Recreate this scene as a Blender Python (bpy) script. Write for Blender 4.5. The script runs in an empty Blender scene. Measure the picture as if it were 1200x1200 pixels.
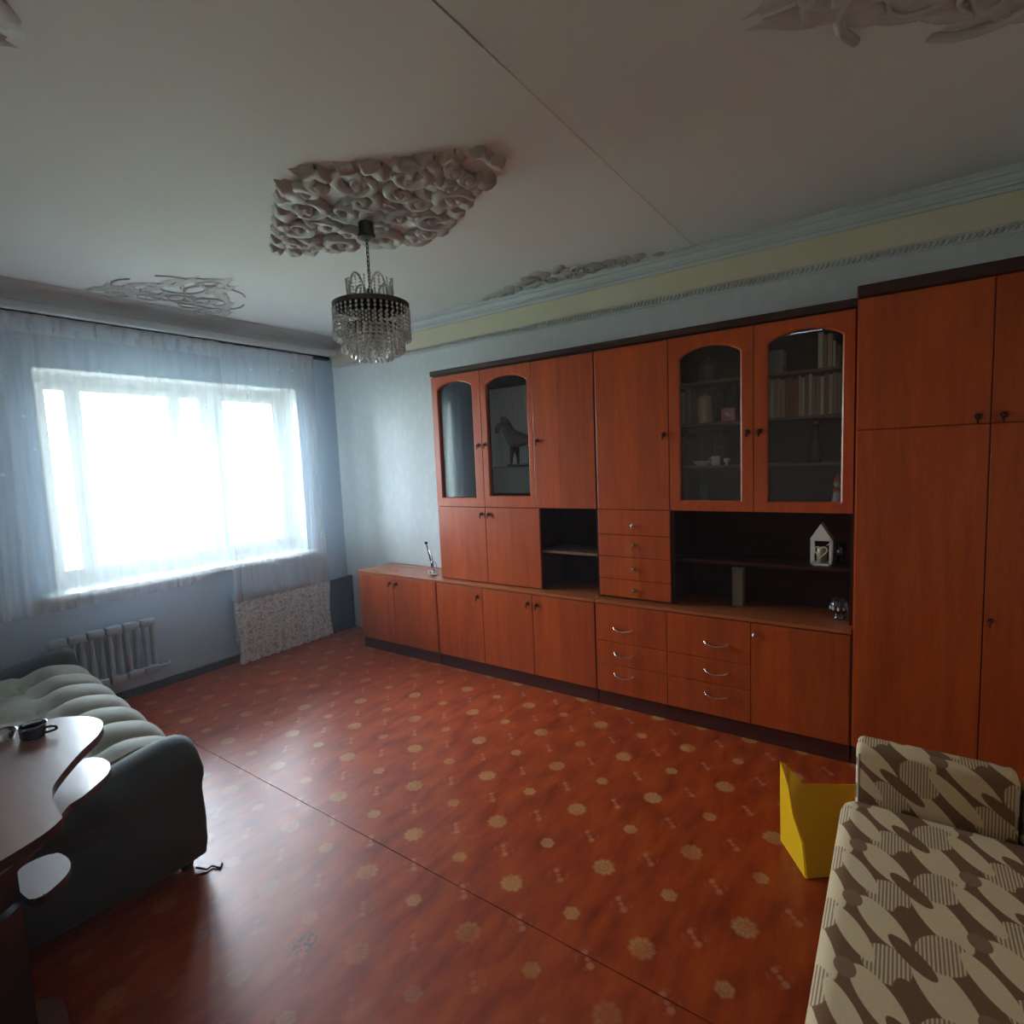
import bpy, bmesh, math, random
from math import sin, cos, pi, radians
from mathutils import Vector, Matrix

random.seed(7)
C = bpy.context.scene.collection
sc = bpy.context.scene

# ------------------------------------------------------------------ camera
def make_camera():
    yaw, pitch, roll = -.9531, -.0947, .0426
    R0 = Vector((cos(yaw), sin(yaw), 0)); Y0 = Vector((-sin(yaw), cos(yaw), 0)); Z0 = Vector((0, 0, 1))
    F0 = Y0 * cos(pitch) + Z0 * sin(pitch)
    U0 = -Y0 * sin(pitch) + Z0 * cos(pitch)
    R = R0 * cos(roll) - U0 * sin(roll)
    U = R0 * sin(roll) + U0 * cos(roll)
    cd = bpy.data.cameras.new('camera'); cam = bpy.data.objects.new('camera', cd); C.objects.link(cam)
    cd.sensor_width = 36; cd.lens = 36 * 645.22 / 1200; cd.clip_start = .02
    M = Matrix(((R.x, U.x, -F0.x, 0), (R.y, U.y, -F0.y, 0), (R.z, U.z, -F0.z, 1.4801), (0, 0, 0, 1)))
    cam.matrix_world = M
    sc.camera = cam
make_camera()

# ------------------------------------------------------------------ light: overcast daylight through the window
sc.view_settings.view_transform = 'Standard'
sc.view_settings.look = 'None'
sc.view_settings.exposure = 0.0
sc.view_settings.gamma = 1
sc.view_settings.use_curve_mapping = False
SKY = 60.0
w = bpy.data.worlds.new('sky'); sc.world = w; w.use_nodes = True
bg = w.node_tree.nodes['Background']
bg.inputs[0].default_value = (.74, .88, 1.0, 1); bg.inputs[1].default_value = SKY
# portal in the window opening (guides sampling of the sky, gives no light itself)
pd = bpy.data.lights.new('window_portal', 'AREA'); pd.shape = 'RECTANGLE'; pd.size = 1.72; pd.size_y = 1.36
pd.cycles.is_portal = True
po = bpy.data.objects.new('window_portal', pd); C.objects.link(po)
po.location = (1.955, 4.62, 1.45); po.rotation_euler = (radians(-90), 0, 0)

# ------------------------------------------------------------------ dimensions
H = 2.6; W = 3.23; B = 4.21; XL = -.30; YB = -.95
A0 = 2.86; AU = 2.925
Y0_, Y1_, Y2_, Y3_, Y4_, Y5_ = 3.59, 2.735, 1.462, .170, -.281, -.73
ZC = .642; ZU = 2.12; ZW = 2.154

# ------------------------------------------------------------------ node helpers
class NT:
    def __init__(s, name):
        s.m = bpy.data.materials.new(name); s.m.use_nodes = True
        s.t = s.m.node_tree; s.t.nodes.clear()
        s.out = s.t.nodes.new('ShaderNodeOutputMaterial')
    def n(s, typ, **k):
        x = s.t.nodes.new(typ)
        for a, b in k.items(): setattr(x, a, b)
        return x
    def put(s, sock, v):
        if isinstance(v, bpy.types.NodeSocket): s.t.links.new(v, sock)
        elif v is not None:
            if hasattr(sock.default_value, '__len__') and not hasattr(v, '__len__'): v = [v] * len(sock.default_value)
            if hasattr(v, '__len__') and len(v) == 3 and len(sock.default_value) == 4: v = (*v, 1)
            sock.default_value = v
    def M(s, op, a, b=None, c=None):
        x = s.n('ShaderNodeMath', operation=op); s.put(x.inputs[0], a)
        if b is not None: s.put(x.inputs[1], b)
        if c is not None: s.put(x.inputs[2], c)
        return x.outputs[0]
    def step(s, x, lo, hi):
        q = s.n('ShaderNodeMapRange', interpolation_type='SMOOTHSTEP')
        s.put(q.inputs[0], x); q.inputs[1].default_value = lo; q.inputs[2].default_value = hi
        return q.outputs[0]
    def mix(s, f, a, b, mode='MIX'):
        x = s.n('ShaderNodeMix', data_type='RGBA', blend_type=mode)
        s.put(x.inputs[0], f); s.put(x.inputs[6], a); s.put(x.inputs[7], b); return x.outputs[2]
    def coord(s, kind='Object', scale=(1, 1, 1), loc=(0, 0, 0)):
        t = s.n('ShaderNodeTexCoord'); m = s.n('ShaderNodeMapping')
        s.t.links.new(t.outputs[kind], m.inputs[0]); m.inputs[3].default_value = scale; m.inputs[1].default_value = loc
        return m.outputs[0]
    def noise(s, vec=None, scale=5, detail=3, rough=.5):
        x = s.n('ShaderNodeTexNoise'); s.put(x.inputs['Vector'], vec) if vec is not None else None
        x.inputs['Scale'].default_value = scale; x.inputs['Detail'].default_value = detail; x.inputs['Roughness'].default_value = rough
        return x.outputs[0]
    def ramp(s, f, stops):
        x = s.n('ShaderNodeValToRGB'); s.put(x.inputs[0], f); e = x.color_ramp.elements
        while len(e) < len(stops): e.new(.5)
        for q, (p, c) in zip(e, stops): q.position = p; q.color = (*c, 1)
        return x.outputs[0]
    def bump(s, h, strength=.2, dist=.01):
        x = s.n('ShaderNodeBump'); s.put(x.inputs['Height'], h); x.inputs['Strength'].default_value = strength
        x.inputs['Distance'].default_value = dist; return x.outputs[0]
    def bsdf(s, color, rough=.5, metal=0, normal=None, coat=0, coat_rough=.1, spec=.5, trans=0, ior=1.5, sheen=0):
        x = s.n('ShaderNodeBsdfPrincipled'); s.put(x.inputs['Base Color'], color); s.put(x.inputs['Roughness'], rough)
        x.inputs['Metallic'].default_value = metal; x.inputs['Coat Weight'].default_value = coat
        x.inputs['Coat Roughness'].default_value = coat_rough; x.inputs['Specular IOR Level'].default_value = spec
        x.inputs['Transmission Weight'].default_value = trans; x.inputs['IOR'].default_value = ior
        x.inputs['Sheen Weight'].default_value = sheen
        if normal is not None: s.put(x.inputs['Normal'], normal)
        s.t.links.new(x.outputs[0], s.out.inputs[0]); return x
    def sep(s, v):
        x = s.n('ShaderNodeSeparateXYZ'); s.put(x.inputs[0], v); return x.outputs

def simple(name, col, rough=.5, metal=0, nscale=0, namp=.15, coat=0, bump=0, spec=.5, sheen=0):
    t = NT(name)
    c = col; nrm = None
    if nscale:
        v = t.coord(); f = t.noise(v, nscale, 4)
        c = t.mix(f, tuple(x * (1 - namp) for x in col), tuple(min(1, x * (1 + namp)) for x in col))
        if bump: nrm = t.bump(f, bump, .005)
    t.bsdf(c, rough, metal, nrm, coat, spec=spec, sheen=sheen)
    return t.m

def wood(name, base, dark, axis='Z', rough=.36, coat=.08, bands=True):
    """glossy lacquered veneer with vertical book-matched bands and fine grain"""
    t = NT(name)
    sc_ = {'Z': (9, 9, .9), 'Y': (9, .9, 9), 'X': (.9, 9, 9)}[axis]
    v = t.coord('Object', sc_)
    f1 = t.noise(v, 3, 5, .6)
    v2 = t.coord('Object', tuple(k * 6 for k in sc_)); f2 = t.noise(v2, 4, 3, .6)
    f = t.M('ADD', t.M('MULTIPLY', f1, .7), t.M('MULTIPLY', f2, .3))
    col = t.ramp(f, [(.3, dark), (.7, base)])
    if bands:
        o = t.sep(t.coord('Object'))
        a = t.n('ShaderNodeTexNoise'); a.noise_dimensions = '1D'; a.inputs['Scale'].default_value = 3.4
        fl = t.M('FLOOR', t.M('MULTIPLY', o[1], 7.7)); t.put(a.inputs['W'], t.M('MULTIPLY', fl, 3.37)); a.inputs['Detail'].default_value = 0
        col = t.mix(t.step(a.outputs[0], .35, .65), t.mix(1, col, (.82, .80, .78), 'MULTIPLY'), col)
    t.bsdf(col, rough, 0, t.bump(f2, .04, .002), coat, .12, spec=.2 if 'niche' in name or 'plinth' in name else .45)
    return t.m

# ------------------------------------------------------------------ materials
M = {}
M['veneer'] = wood('orange_veneer', (.57, .096, .006), (.36, .046, .004))
M['veneer_plain'] = wood('orange_veneer_plain', (.55, .092, .006), (.36, .048, .005), bands=False)
M['veneer_top'] = wood('worktop_veneer', (.46, .13, .035), (.32, .075, .018), axis='Y', bands=False, rough=.22)
M['dark_wood'] = wood('dark_brown_wood', (.060, .020, .012), (.030, .009, .006), axis='Y', bands=False, rough=.35, coat=.2)
M['niche_wood'] = wood('niche_brown_wood', (.060, .013, .007), (.035, .007, .004), axis='Y', bands=False, rough=.45, coat=.0)
M['plinth'] = wood('plinth_wood', (.10, .022, .012), (.06, .012, .008), axis='Y', bands=False, rough=.4, coat=.2)
M['shelf_wood'] = wood('shelf_wood', (.22, .10, .05), (.15, .06, .03), axis='Y', bands=False, rough=.4, coat=.1)
M['bronze'] = simple('dark_bronze', (.06, .035, .022), .35, .9, 60)
M['chrome'] = simple('chrome_pull', (.75, .72, .70), .18, 1, 40, .05)
M['silver'] = simple('silver_metal', (.62, .62, .66), .25, 1, 40, .1)
M['white_paint'] = simple('white_gloss_paint', (.78, .78, .76), .3, 0, 12, .03)
M['plaster'] = simple('white_plaster', (.66, .67, .66), .75, 0, 25, .05, bump=.2)
M['cornice'] = simple('cornice_paint', (.62, .65, .67), .6, 0, 12, .04)
M['ornament'] = simple('old_gypsum', (.50, .49, .47), .6, 0, 30, .12, bump=.2)
M['radiator'] = simple('radiator_paint', (.42, .47, .53), .4, 0, 15, .05)
M['dark_paint'] = simple('dark_blue_board', (.045, .05, .085), .6, 0, 12, .2)
M['baseboard'] = simple('dark_baseboard', (.05, .03, .03), .5, 0, 12, .2)
M['black'] = simple('black_metal', (.02, .02, .02), .4, .4, 30)
M['chain'] = simple('dark_brass', (.10, .085, .07), .4, .9, 60)
M['sheet_edge'] = simple('seam_gap', (.035, .015, .012), .8, 0, 30)
M['piping'] = simple('pale_piping', (.50, .44, .34), .7, 0, 60, .1)

def glass_mat(name, tint, gloss_rough=.02, refl=1.0, alpha=1.0):
    t = NT(name)
    tr = t.n('ShaderNodeBsdfTransparent'); t.put(tr.inputs[0], tint)
    gl = t.n('ShaderNodeBsdfGlossy'); gl.inputs['Roughness'].default_value = gloss_rough
    t.put(gl.inputs[0], (1, 1, 1))
    fr = t.n('ShaderNodeFresnel'); fr.inputs[0].default_value = 1.5
    mx = t.n('ShaderNodeMixShader'); t.t.links.new(t.M('MULTIPLY', fr.outputs[0], refl), mx.inputs[0])
    t.t.links.new(tr.outputs[0], mx.inputs[1]); t.t.links.new(gl.outputs[0], mx.inputs[2])
    t.t.links.new(mx.outputs[0], t.out.inputs[0]); return t.m
M['pane'] = glass_mat('window_glass', (.97, .98, .98))
M['cab_glass'] = glass_mat('cabinet_glass', (.97, .98, .97), refl=.85)
M['mirror'] = simple('mirror_silvering', (.72, .76, .76), .03, 1)
t = NT('crystal'); t.bsdf((.92, .94, .94), .10, 0, spec=1.0, trans=.30, ior=1.5); M['crystal'] = t.m
t = NT('dark_blue_glass'); t.bsdf((.02, .025, .05), .08, 0, spec=.8); M['cup'] = t.m
M['clear'] = glass_mat('clear_glass', (.75, .78, .8), refl=2.5)

# ceiling and walls
def whitewash(name, q):
    t = NT(name); v = t.coord()
    f = t.noise(v, 1.3, 4); g = t.noise(v, 60, 3)
    c = t.mix(f, tuple(q * k for k in (.70, .70, .69)), tuple(q * k for k in (.78, .785, .78)))
    t.bsdf(c, .85, 0, t.bump(g, .12, .003)); return t.m
M['ceiling'] = whitewash('ceiling_whitewash', 1); M['ceiling_near'] = whitewash('falloff_whitewash', .94)  # near slab tinted darker: light falloff put into its colour
def wallpaper(name, a, b, pat=True):
    t = NT(name); v = t.coord(); o = t.sep(v)
    f = t.noise(v, 2.2, 5)
    g = t.n('ShaderNodeTexVoronoi'); t.put(g.inputs[0], t.coord('Object', (1, 1, .6))); g.inputs['Scale'].default_value = 16
    h = t.step(g.outputs['Distance'], .25, .5)
    c = t.mix(f, a, b)
    if pat: c = t.mix(t.M('MULTIPLY', h, .25), c, tuple(k * .86 for k in a))
    t.bsdf(c, .7, 0, t.bump(h, .08, .002)); return t.m
M['paper'] = wallpaper('pale_grey_wallpaper', (.66, .70, .72), (.74, .78, .79))
M['paper_cream'] = wallpaper('cream_wallpaper', (.66, .57, .45), (.72, .63, .50))
M['paper_yellow'] = wallpaper('yellow_paper_band', (.70, .63, .47), (.76, .69, .54), False)
M['wall_blue'] = wallpaper('haze_blue_wall', (.44, .55, .68), (.50, .61, .73), False)  # blue cast of the daylight haze put into the wall colour

# floor linoleum: small flower lattice, pitch .24 m
def lino():
    t = NT('orange_flower_linoleum'); P = .24
    tc = t.n('ShaderNodeTexCoord'); o = t.sep(tc.outputs['Object'])
    shift = t.M('LESS_THAN', o[0], 1.326)
    u = t.M('DIVIDE', t.M('SUBTRACT', o[0], 1.437), P)
    v = t.M('ADD', t.M('DIVIDE', t.M('SUBTRACT', o[1], .611), P), shift)
    def cell(u, v):
        iu = t.M('FLOOR', t.M('ADD', u, .5)); iv = t.M('FLOOR', t.M('ADD', v, .5))
        du = t.M('MULTIPLY', t.M('SUBTRACT', u, iu), P); dv = t.M('MULTIPLY', t.M('SUBTRACT', v, iv), P)
        return iu, iv, du, dv
    iu, iv, du, dv = cell(u, v)
    par = t.M('FLOORED_MODULO', t.M('ADD', iu, iv), 2)          # 0 big, 1 small
    par = t.M('GREATER_THAN', par, .5)
    r = t.M('SQRT', t.M('ADD', t.M('MULTIPLY', du, du), t.M('MULTIPLY', dv, dv)))
    th = t.M('ARCTAN2', dv, du)
    R = t.M('SUBTRACT', .043, t.M('MULTIPLY', par, .013))
    k = t.M('ADD', .84, t.M('MULTIPLY', t.M('ABSOLUTE', t.M('COSINE', t.M('MULTIPLY', th, t.M('SUBTRACT', 4.5, t.M('MULTIPLY', par, 1.5))))), .18))
    q = t.M('DIVIDE', r, t.M('MULTIPLY', R, k))
    fl = t.M('SUBTRACT', 1, t.step(q, .85, 1.05))
    ring = t.M('ABSOLUTE', t.M('SINE', t.M('MULTIPLY', q, 7.2)))
    pet = t.M('ABSOLUTE', t.M('COSINE', t.M('MULTIPLY', th, 6)))
    fl = t.M('MULTIPLY', fl, t.M('ADD', .42, t.M('MULTIPLY', t.M('MULTIPLY', ring, pet), .5)))
    # bow motif at the half lattice
    _, _, bu, bv = cell(t.M('ADD', u, .5), t.M('ADD', v, .5))
    def blob(cx, cy, rad):
        a = t.M('SUBTRACT', bu, cx); b = t.M('SUBTRACT', bv, cy)
        d = t.M('SQRT', t.M('ADD', t.M('MULTIPLY', a, a), t.M('MULTIPLY', b, b)))
        return t.M('SUBTRACT', 1, t.step(d, rad * .55, rad * 1.1))
    bl = t.M('MAXIMUM', blob(.016, .017, .012), blob(-.016, -.017, .014))
    bl = t.M('MAXIMUM', bl, t.M('MULTIPLY', blob(0, 0, .010), .8))
    br = t.M('SQRT', t.M('ADD', t.M('MULTIPLY', bu, bu), t.M('MULTIPLY', bv, bv)))
    halo = t.M('MULTIPLY', t.M('SUBTRACT', 1, t.step(t.M('ABSOLUTE', t.M('SUBTRACT', br, .034)), .002, .006)), .22)
    bth = t.M('ARCTAN2', bv, bu)
    halo = t.M('MULTIPLY', halo, t.step(t.M('SINE', t.M('MULTIPLY', bth, 4)), -.2, .6))
    bl = t.M('MAXIMUM', t.M('MULTIPLY', bl, .6), halo)
    vv = t.coord('Object', (1.0, 3.0, 1)); n1 = t.noise(vv, 5, 4, .6)
    n2 = t.noise(t.coord('Object', (1, 1, 1)), 22, 3)
    base = t.ramp(n1, [(.30, (.22, .020, .002)), (.50, (.36, .044, .003)), (.72, (.46, .074, .004))])
    base = t.mix(t.M('MULTIPLY', t.step(n2, .58, .72), .35), base, (.20, .022, .006))
    wear = t.noise(t.coord('Object'), 9, 3)
    fl = t.M('MULTIPLY', fl, t.M('ADD', .55, t.M('MULTIPLY', t.step(wear, .35, .6), .45)))
    left_fade = t.M('ADD', .35, t.M('MULTIPLY', t.step(t.M('ADD', o[0], t.M('MULTIPLY', wear, .4)), 1.15, 1.6), .65))   # pattern is fainter on the sheet by the sofa
    fl = t.M('MULTIPLY', fl, left_fade); bl = t.M('MULTIPLY', bl, left_fade)
    c = t.mix(t.M('MULTIPLY', fl, .8), base, (.60, .36, .13)); c = t.mix(t.M('MULTIPLY', bl, .8), c, (.64, .27, .14))
    # scuffed dark stain of its own shape near the sofa
    sx = t.M('SUBTRACT', o[0], .885); sy = t.M('SUBTRACT', o[1], 1.50)
    sd = t.M('SQRT', t.M('ADD', t.M('MULTIPLY', t.M('MULTIPLY', sx, sx), .8), t.M('MULTIPLY', sy, sy)))
    st = t.M('MULTIPLY', t.M('SUBTRACT', 1, t.step(sd, .02, .06)), t.step(t.noise(t.coord('Object'), 70, 3), .48, .56))
    c = t.mix(st, c, (.06, .02, .02))
    rg = t.M('ADD', .30, t.M('MULTIPLY', t.noise(t.coord('Object'), 14, 4), .16))
    big = t.noise(t.coord('Object'), 3.0, 3)
    t.bsdf(c, rg, 0, t.bump(big, .25, .01), .10, .3, spec=.5)
    return t.m
M['lino'] = lino()

# patterned upholstery (cream, brown, hatched rounds)
def upholstery():
    t = NT('brown_cream_pattern_fabric'); tc = t.n('ShaderNodeTexCoord'); o = t.sep(tc.outputs['Object'])
    u = t.M('DIVIDE', t.M('ADD', o[0], o[2]), .205); v = t.M('DIVIDE', t.M('SUBTRACT', o[1], t.M('MULTIPLY', o[2], .35)), .225)
    def disc(cu, cv, au, av, rot=0):
        fu = t.M('SUBTRACT', t.M('FLOORED_MODULO', t.M('SUBTRACT', u, cu - .5), 1), .5)
        fv = t.M('SUBTRACT', t.M('FLOORED_MODULO', t.M('SUBTRACT', v, cv - .5), 1), .5)
        a = t.M('ADD', t.M('MULTIPLY', fu, cos(rot)), t.M('MULTIPLY', fv, sin(rot)))
        b = t.M('SUBTRACT', t.M('MULTIPLY', fv, cos(rot)), t.M('MULTIPLY', fu, sin(rot)))
        a = t.M('DIVIDE', a, au); b = t.M('DIVIDE', b, av)
        d = t.M('SQRT', t.M('ADD', t.M('MULTIPLY', a, a), t.M('MULTIPLY', b, b)))
        return t.M('SUBTRACT', 1, t.step(d, .97, 1.03))
    hatch = t.step(t.M('SINE', t.M('MULTIPLY', o[1], 900)), -.3, .3)
    cream = (.80, .60, .36); brown = (.19, .082, .032); lb = (.25, .14, .07)
    hcol = t.mix(hatch, cream, (.30, .19, .11))
    c = brown
    c = t.mix(disc(.22, .25, .44, .17, .45), c, cream)
    c = t.mix(disc(.70, .24, .26, .20, -.3), c, hcol)
    c = t.mix(disc(.30, .66, .24, .19), c, hcol)
    c = t.mix(disc(.84, .70, .36, .15, .55), c, cream)
    c = t.mix(disc(.52, .47, .26, .09, .7), c, brown)
    c = t.mix(disc(.55, .93, .34, .11, .5), c, cream)
    c = t.mix(disc(.02, .50, .19, .10, .2), c, brown)
    c = t.mix(disc(.06, .96, .12, .09, .2), c, lb)
    n = t.noise(t.coord('Object'), 250, 2)
    c = t.mix(t.M('MULTIPLY', n, .35), c, (.30, .22, .15))
    t.bsdf(c, .9, 0, t.bump(n, .3, .003), spec=.2); return t.m
M['fabric'] = upholstery()

def velvet():
    t = NT('grey_green_velvet'); v = t.coord()
    n = t.noise(v, 8, 4); m = t.noise(v, 26, 2)
    c = t.mix(n, (.27, .27, .225), (.37, .36, .30))
    c = t.mix(t.M('MULTIPLY', t.step(m, .52, .60), .5), c, (.40, .38, .29))
    g = t.noise(v, 180, 2)
    t.bsdf(c, .75, 0, t.bump(g, .2, .002), spec=.3, sheen=.25); return t.m
M['velvet'] = velvet()
M['velvet_dark'] = simple('dark_grey_velvet', (.055, .06, .068), .7, 0, 10, .2, bump=.1, sheen=.1)
M['table'] = wood('polished_brown_table', (.30, .15, .11), (.22, .10, .07), axis='Y', bands=False, rough=.32, coat=.3)
M['table_edge'] = simple('dark_table_edge', (.03, .018, .02), .3, 0, 20)
t = NT('yellow_plastic'); p_ = t.bsdf((1.0, .60, .001), .35)
tl_ = t.n('ShaderNodeBsdfTranslucent'); t.put(tl_.inputs[0], (1.0, .60, .001)); mx_ = t.n('ShaderNodeMixShader'); mx_.inputs[0].default_value = .25
t.t.links.new(p_.outputs[0], mx_.inputs[1]); t.t.links.new(tl_.outputs[0], mx_.inputs[2]); t.t.links.new(mx_.outputs[0], t.out.inputs[0]); M['yellow'] = t.m

def tulle(name, base_alpha, lace=False):
    t = NT(name); tc = t.n('ShaderNodeTexCoord'); o = t.sep(tc.outputs['Object'])
    tr = t.n('ShaderNodeBsdfTransparent'); t.put(tr.inputs[0], (1, 1, 1))
    tl = t.n('ShaderNodeBsdfTranslucent'); t.put(tl.inputs[0], (.90, .95, 1.0))
    df = t.n('ShaderNodeBsdfDiffuse'); t.put(df.inputs[0], (.84, .88, .92))
    m1 = t.n('ShaderNodeMixShader'); m1.inputs[0].default_value = .95
    t.t.links.new(tl.outputs[0], m1.inputs[1]); t.t.links.new(df.outputs[0], m1.inputs[2])
    # sprigs: small woven dots
    vo = t.n('ShaderNodeTexVoronoi'); vo.feature = 'F1'; t.put(vo.inputs[0], t.coord('Object', (1, .05, 1))); vo.inputs['Scale'].default_value = 9
    dots = t.M('SUBTRACT', 1, t.step(vo.outputs['Distance'], .07, .13))
    a = t.M('ADD', base_alpha, t.M('MULTIPLY', dots, .12))
    if lace:
        v = t.coord('Object', (1, .05, 1))
        x = t.n('ShaderNodeTexVoronoi'); x.feature = 'SMOOTH_F1'; t.put(x.inputs[0], v); x.inputs['Scale'].default_value = 34
        f = t.step(t.M('ABSOLUTE', t.M('SINE', t.M('MULTIPLY', x.outputs['Distance'], 9))), .2, .9)
        a = t.M('ADD', .60, t.M('MULTIPLY', f, .32))
    mx = t.n('ShaderNodeMixShader'); t.put(mx.inputs[0], a)
    t.t.links.new(tr.outputs[0], mx.inputs[1]); t.t.links.new(m1.outputs[0], mx.inputs[2])
    t.t.links.new(mx.outputs[0], t.out.inputs[0]); return t.m
M['tulle'] = tulle('sheer_white_tulle', .36)
M['tulle_dense'] = tulle('gathered_tulle', .44)
M['lace'] = tulle('white_lace', .5, True)

# ------------------------------------------------------------------ object helpers
def wpos(o):
    p = Vector((0, 0, 0))
    while o: p = p + o.location; o = o.parent
    return p
def tag(o, label=None, cat=None, group=None, kind=None):
    if label: o['label'] = label
    if cat: o['category'] = cat
    if group: o['group'] = group
    if kind: o['kind'] = kind
    return o
def thing(name, label, cat, loc=(0, 0, 0), rz=0, group=None):
    o = bpy.data.objects.new(name, None); C.objects.link(o); o.location = loc; o.rotation_euler = (0, 0, rz)
    o.empty_display_size = .05
    return tag(o, label, cat, group)
def obj(name, bm, mat, parent=None, label=None, smooth=False, local=False, kind=None, normals=True):
    """bm in world coordinates (or in the parent's frame when local)"""
    if normals: bmesh.ops.recalc_face_normals(bm, faces=bm.faces)
    off = Vector((0, 0, 0))
    if parent is not None and not local: off = wpos(parent)
    if off.length: bmesh.ops.translate(bm, verts=bm.verts, vec=-off)
    if smooth:
        for f in bm.faces: f.smooth = True
        if smooth == 'auto':
            for e in bm.edges:
                if len(e.link_faces) == 2 and e.calc_face_angle(0) > .7: e.smooth = False
    me = bpy.data.meshes.new(name); bm.to_mesh(me); bm.free()
    if isinstance(mat, (list, tuple)):
        for m in mat: me.materials.append(m)
    else: me.materials.append(mat)
    o = bpy.data.objects.new(name, me); C.objects.link(o)
    if parent is not None: o.parent = parent
    if label: o['label'] = label
    if kind: o['kind'] = kind
    return o
def struct(name, bm, mat, parent=None, **k):
    o = obj(name, bm, mat, parent, **k)
    if parent is None: o['kind'] = 'structure'
    return o
def BM(): return bmesh.new()
def box(bm, x0, x1, y0, y1, z0, z1, bev=0, seg=1):
    r = bmesh.ops.create_cube(bm, size=1)
    vs = r['verts']
    for v in vs: v.co = Vector((x0 + (v.co.x + .5) * (x1 - x0), y0 + (v.co.y + .5) * (y1 - y0), z0 + (v.co.z + .5) * (z1 - z0)))
    if bev:
        es = list({e for v in vs for e in v.link_edges})
        bmesh.ops.bevel(bm, geom=es, offset=bev, segments=seg, affect='EDGES', profile=.5)
    return bm
def bx(*a, **k): return box(BM(), *a, **k)
def tube(bm, pts, rad, n=8, closed=False, squash=None):
    """sweep a circle along pts; rad scalar or list"""
    pts = [Vector(p) for p in pts]; N = len(pts); rings = []
    rad = rad if hasattr(rad, '__len__') else [rad] * N
    up = None
    for i, p in enumerate(pts):
        a = pts[(i - 1) % N] if (closed or i > 0) else p; b = pts[(i + 1) % N] if (closed or i < N - 1) else p
        d = (b - a).normalized() if (b - a).length > 1e-9 else Vector((0, 0, 1))
        if up is None: up = Vector((0, 0, 1)) if abs(d.z) < .9 else Vector((1, 0, 0))
        s = d.cross(up)
        if s.length < 1e-6: s = d.cross(Vector((0, 1, 0)))
        s.normalize(); u = s.cross(d).normalized(); up = u
        ring = []
        for k in range(n):
            q = 2 * pi * k / n
            ring.append(bm.verts.new(p + s * cos(q) * rad[i] + u * sin(q) * rad[i]))
        rings.append(ring)
    L = N if closed else N - 1
    for i in range(L):
        A = rings[i]; Bq = rings[(i + 1) % N]
        for k in range(n): bm.faces.new((A[k], A[(k + 1) % n], Bq[(k + 1) % n], Bq[k]))
    if not closed:
        bm.faces.new(rings[0][::-1]); bm.faces.new(rings[-1])
    return bm
def lathe(bm, prof, cx, cy, n=20, z0=0):
    rings = []
    for r, z in prof:
        if r < 1e-6: rings.append([bm.verts.new((cx, cy, z0 + z))])
        else: rings.append([bm.verts.new((cx + r * cos(2 * pi * k / n), cy + r * sin(2 * pi * k / n), z0 + z)) for k in range(n)])
    for a, b in zip(rings, rings[1:]):
        if len(a) == 1 and len(b) == 1: continue
        for k in range(n):
            k2 = (k + 1) % n
            if len(a) == 1: bm.faces.new((a[0], b[k2], b[k]))
            elif len(b) == 1: bm.faces.new((a[k], a[k2], b[0]))
            else: bm.faces.new((a[k], a[k2], b[k2], b[k]))
    for e in (rings[0], rings[-1]):
        if len(e) > 1:
            try: bm.faces.new(e)
            except ValueError: pass
    return bm
def prism(bm, poly, z0, z1, bev=0):
    """horizontal polygon extruded in z"""
    lo = [bm.verts.new((x, y, z0)) for x, y in poly]; hi = [bm.verts.new((x, y, z1)) for x, y in poly]
    n = len(poly)
    bm.faces.new(lo[::-1]); bm.faces.new(hi)
    for i in range(n): bm.faces.new((lo[i], lo[(i + 1) % n], hi[(i + 1) % n], hi[i]))
    return bm
def extrude_profile(bm, prof, a, b, axis='y'):
    """prof: list of 2D points; axis y -> (x,z) points run along y ; axis x -> (y,z)"""
    def P(p, t): return (p[0], t, p[1]) if axis == 'y' else (t, p[0], p[1])
    A = [bm.verts.new(P(p, a)) for p in prof]; Bq = [bm.verts.new(P(p, b)) for p in prof]
    n = len(prof)
    for i in range(n): bm.faces.new((A[i], A[(i + 1) % n], Bq[(i + 1) % n], Bq[i]))
    bm.faces.new(A[::-1]); bm.faces.new(Bq); return bm
def ball(bm, c, r, seg=8, scale=(1, 1, 1), rot=None):
    m = Matrix.Translation(c) @ (rot or Matrix()) @ Matrix.Diagonal((*[r * s for s in scale], 1))
    return bmesh.ops.create_uvsphere(bm, u_segments=seg, v_segments=max(4, seg * 2 // 3), radius=1, matrix=m)
def catmull(pts, per=8, closed=True):
    out = []; n = len(pts)
    for i in range(n if closed else n - 1):
        g = lambda k: Vector(pts[k % n]) if closed else Vector(pts[max(0, min(n - 1, k))])
        p0, p1, p2, p3 = g(i - 1), g(i), g(i + 1), g(i + 2)
        for k in range(per):
            t_ = k / per
            out.append(.5 * ((2 * p1) + (p2 - p0) * t_ + (2 * p0 - 5 * p1 + 4 * p2 - p3) * t_ ** 2 + (-p0 + 3 * p1 - 3 * p2 + p3) * t_ ** 3))
    if not closed: out.append(Vector(pts[-1]))
    return out
def dup(o, loc=None, label=None, group=None):
    r = o.copy(); C.objects.link(r)
    if loc is not None: r.location = loc
    if label: r['label'] = label
    if group: r['group'] = group
    for ch in list(o.children):
        c = ch.copy(); C.objects.link(c); c.parent = r
        for g in list(ch.children):
            d = g.copy(); C.objects.link(d); d.parent = c
    return r
def dup_part(o, parent, loc, rot=None):
    c = o.copy(); C.objects.link(c); c.parent = parent; c.location = loc
    if rot: c.rotation_euler = rot
    return c

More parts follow.
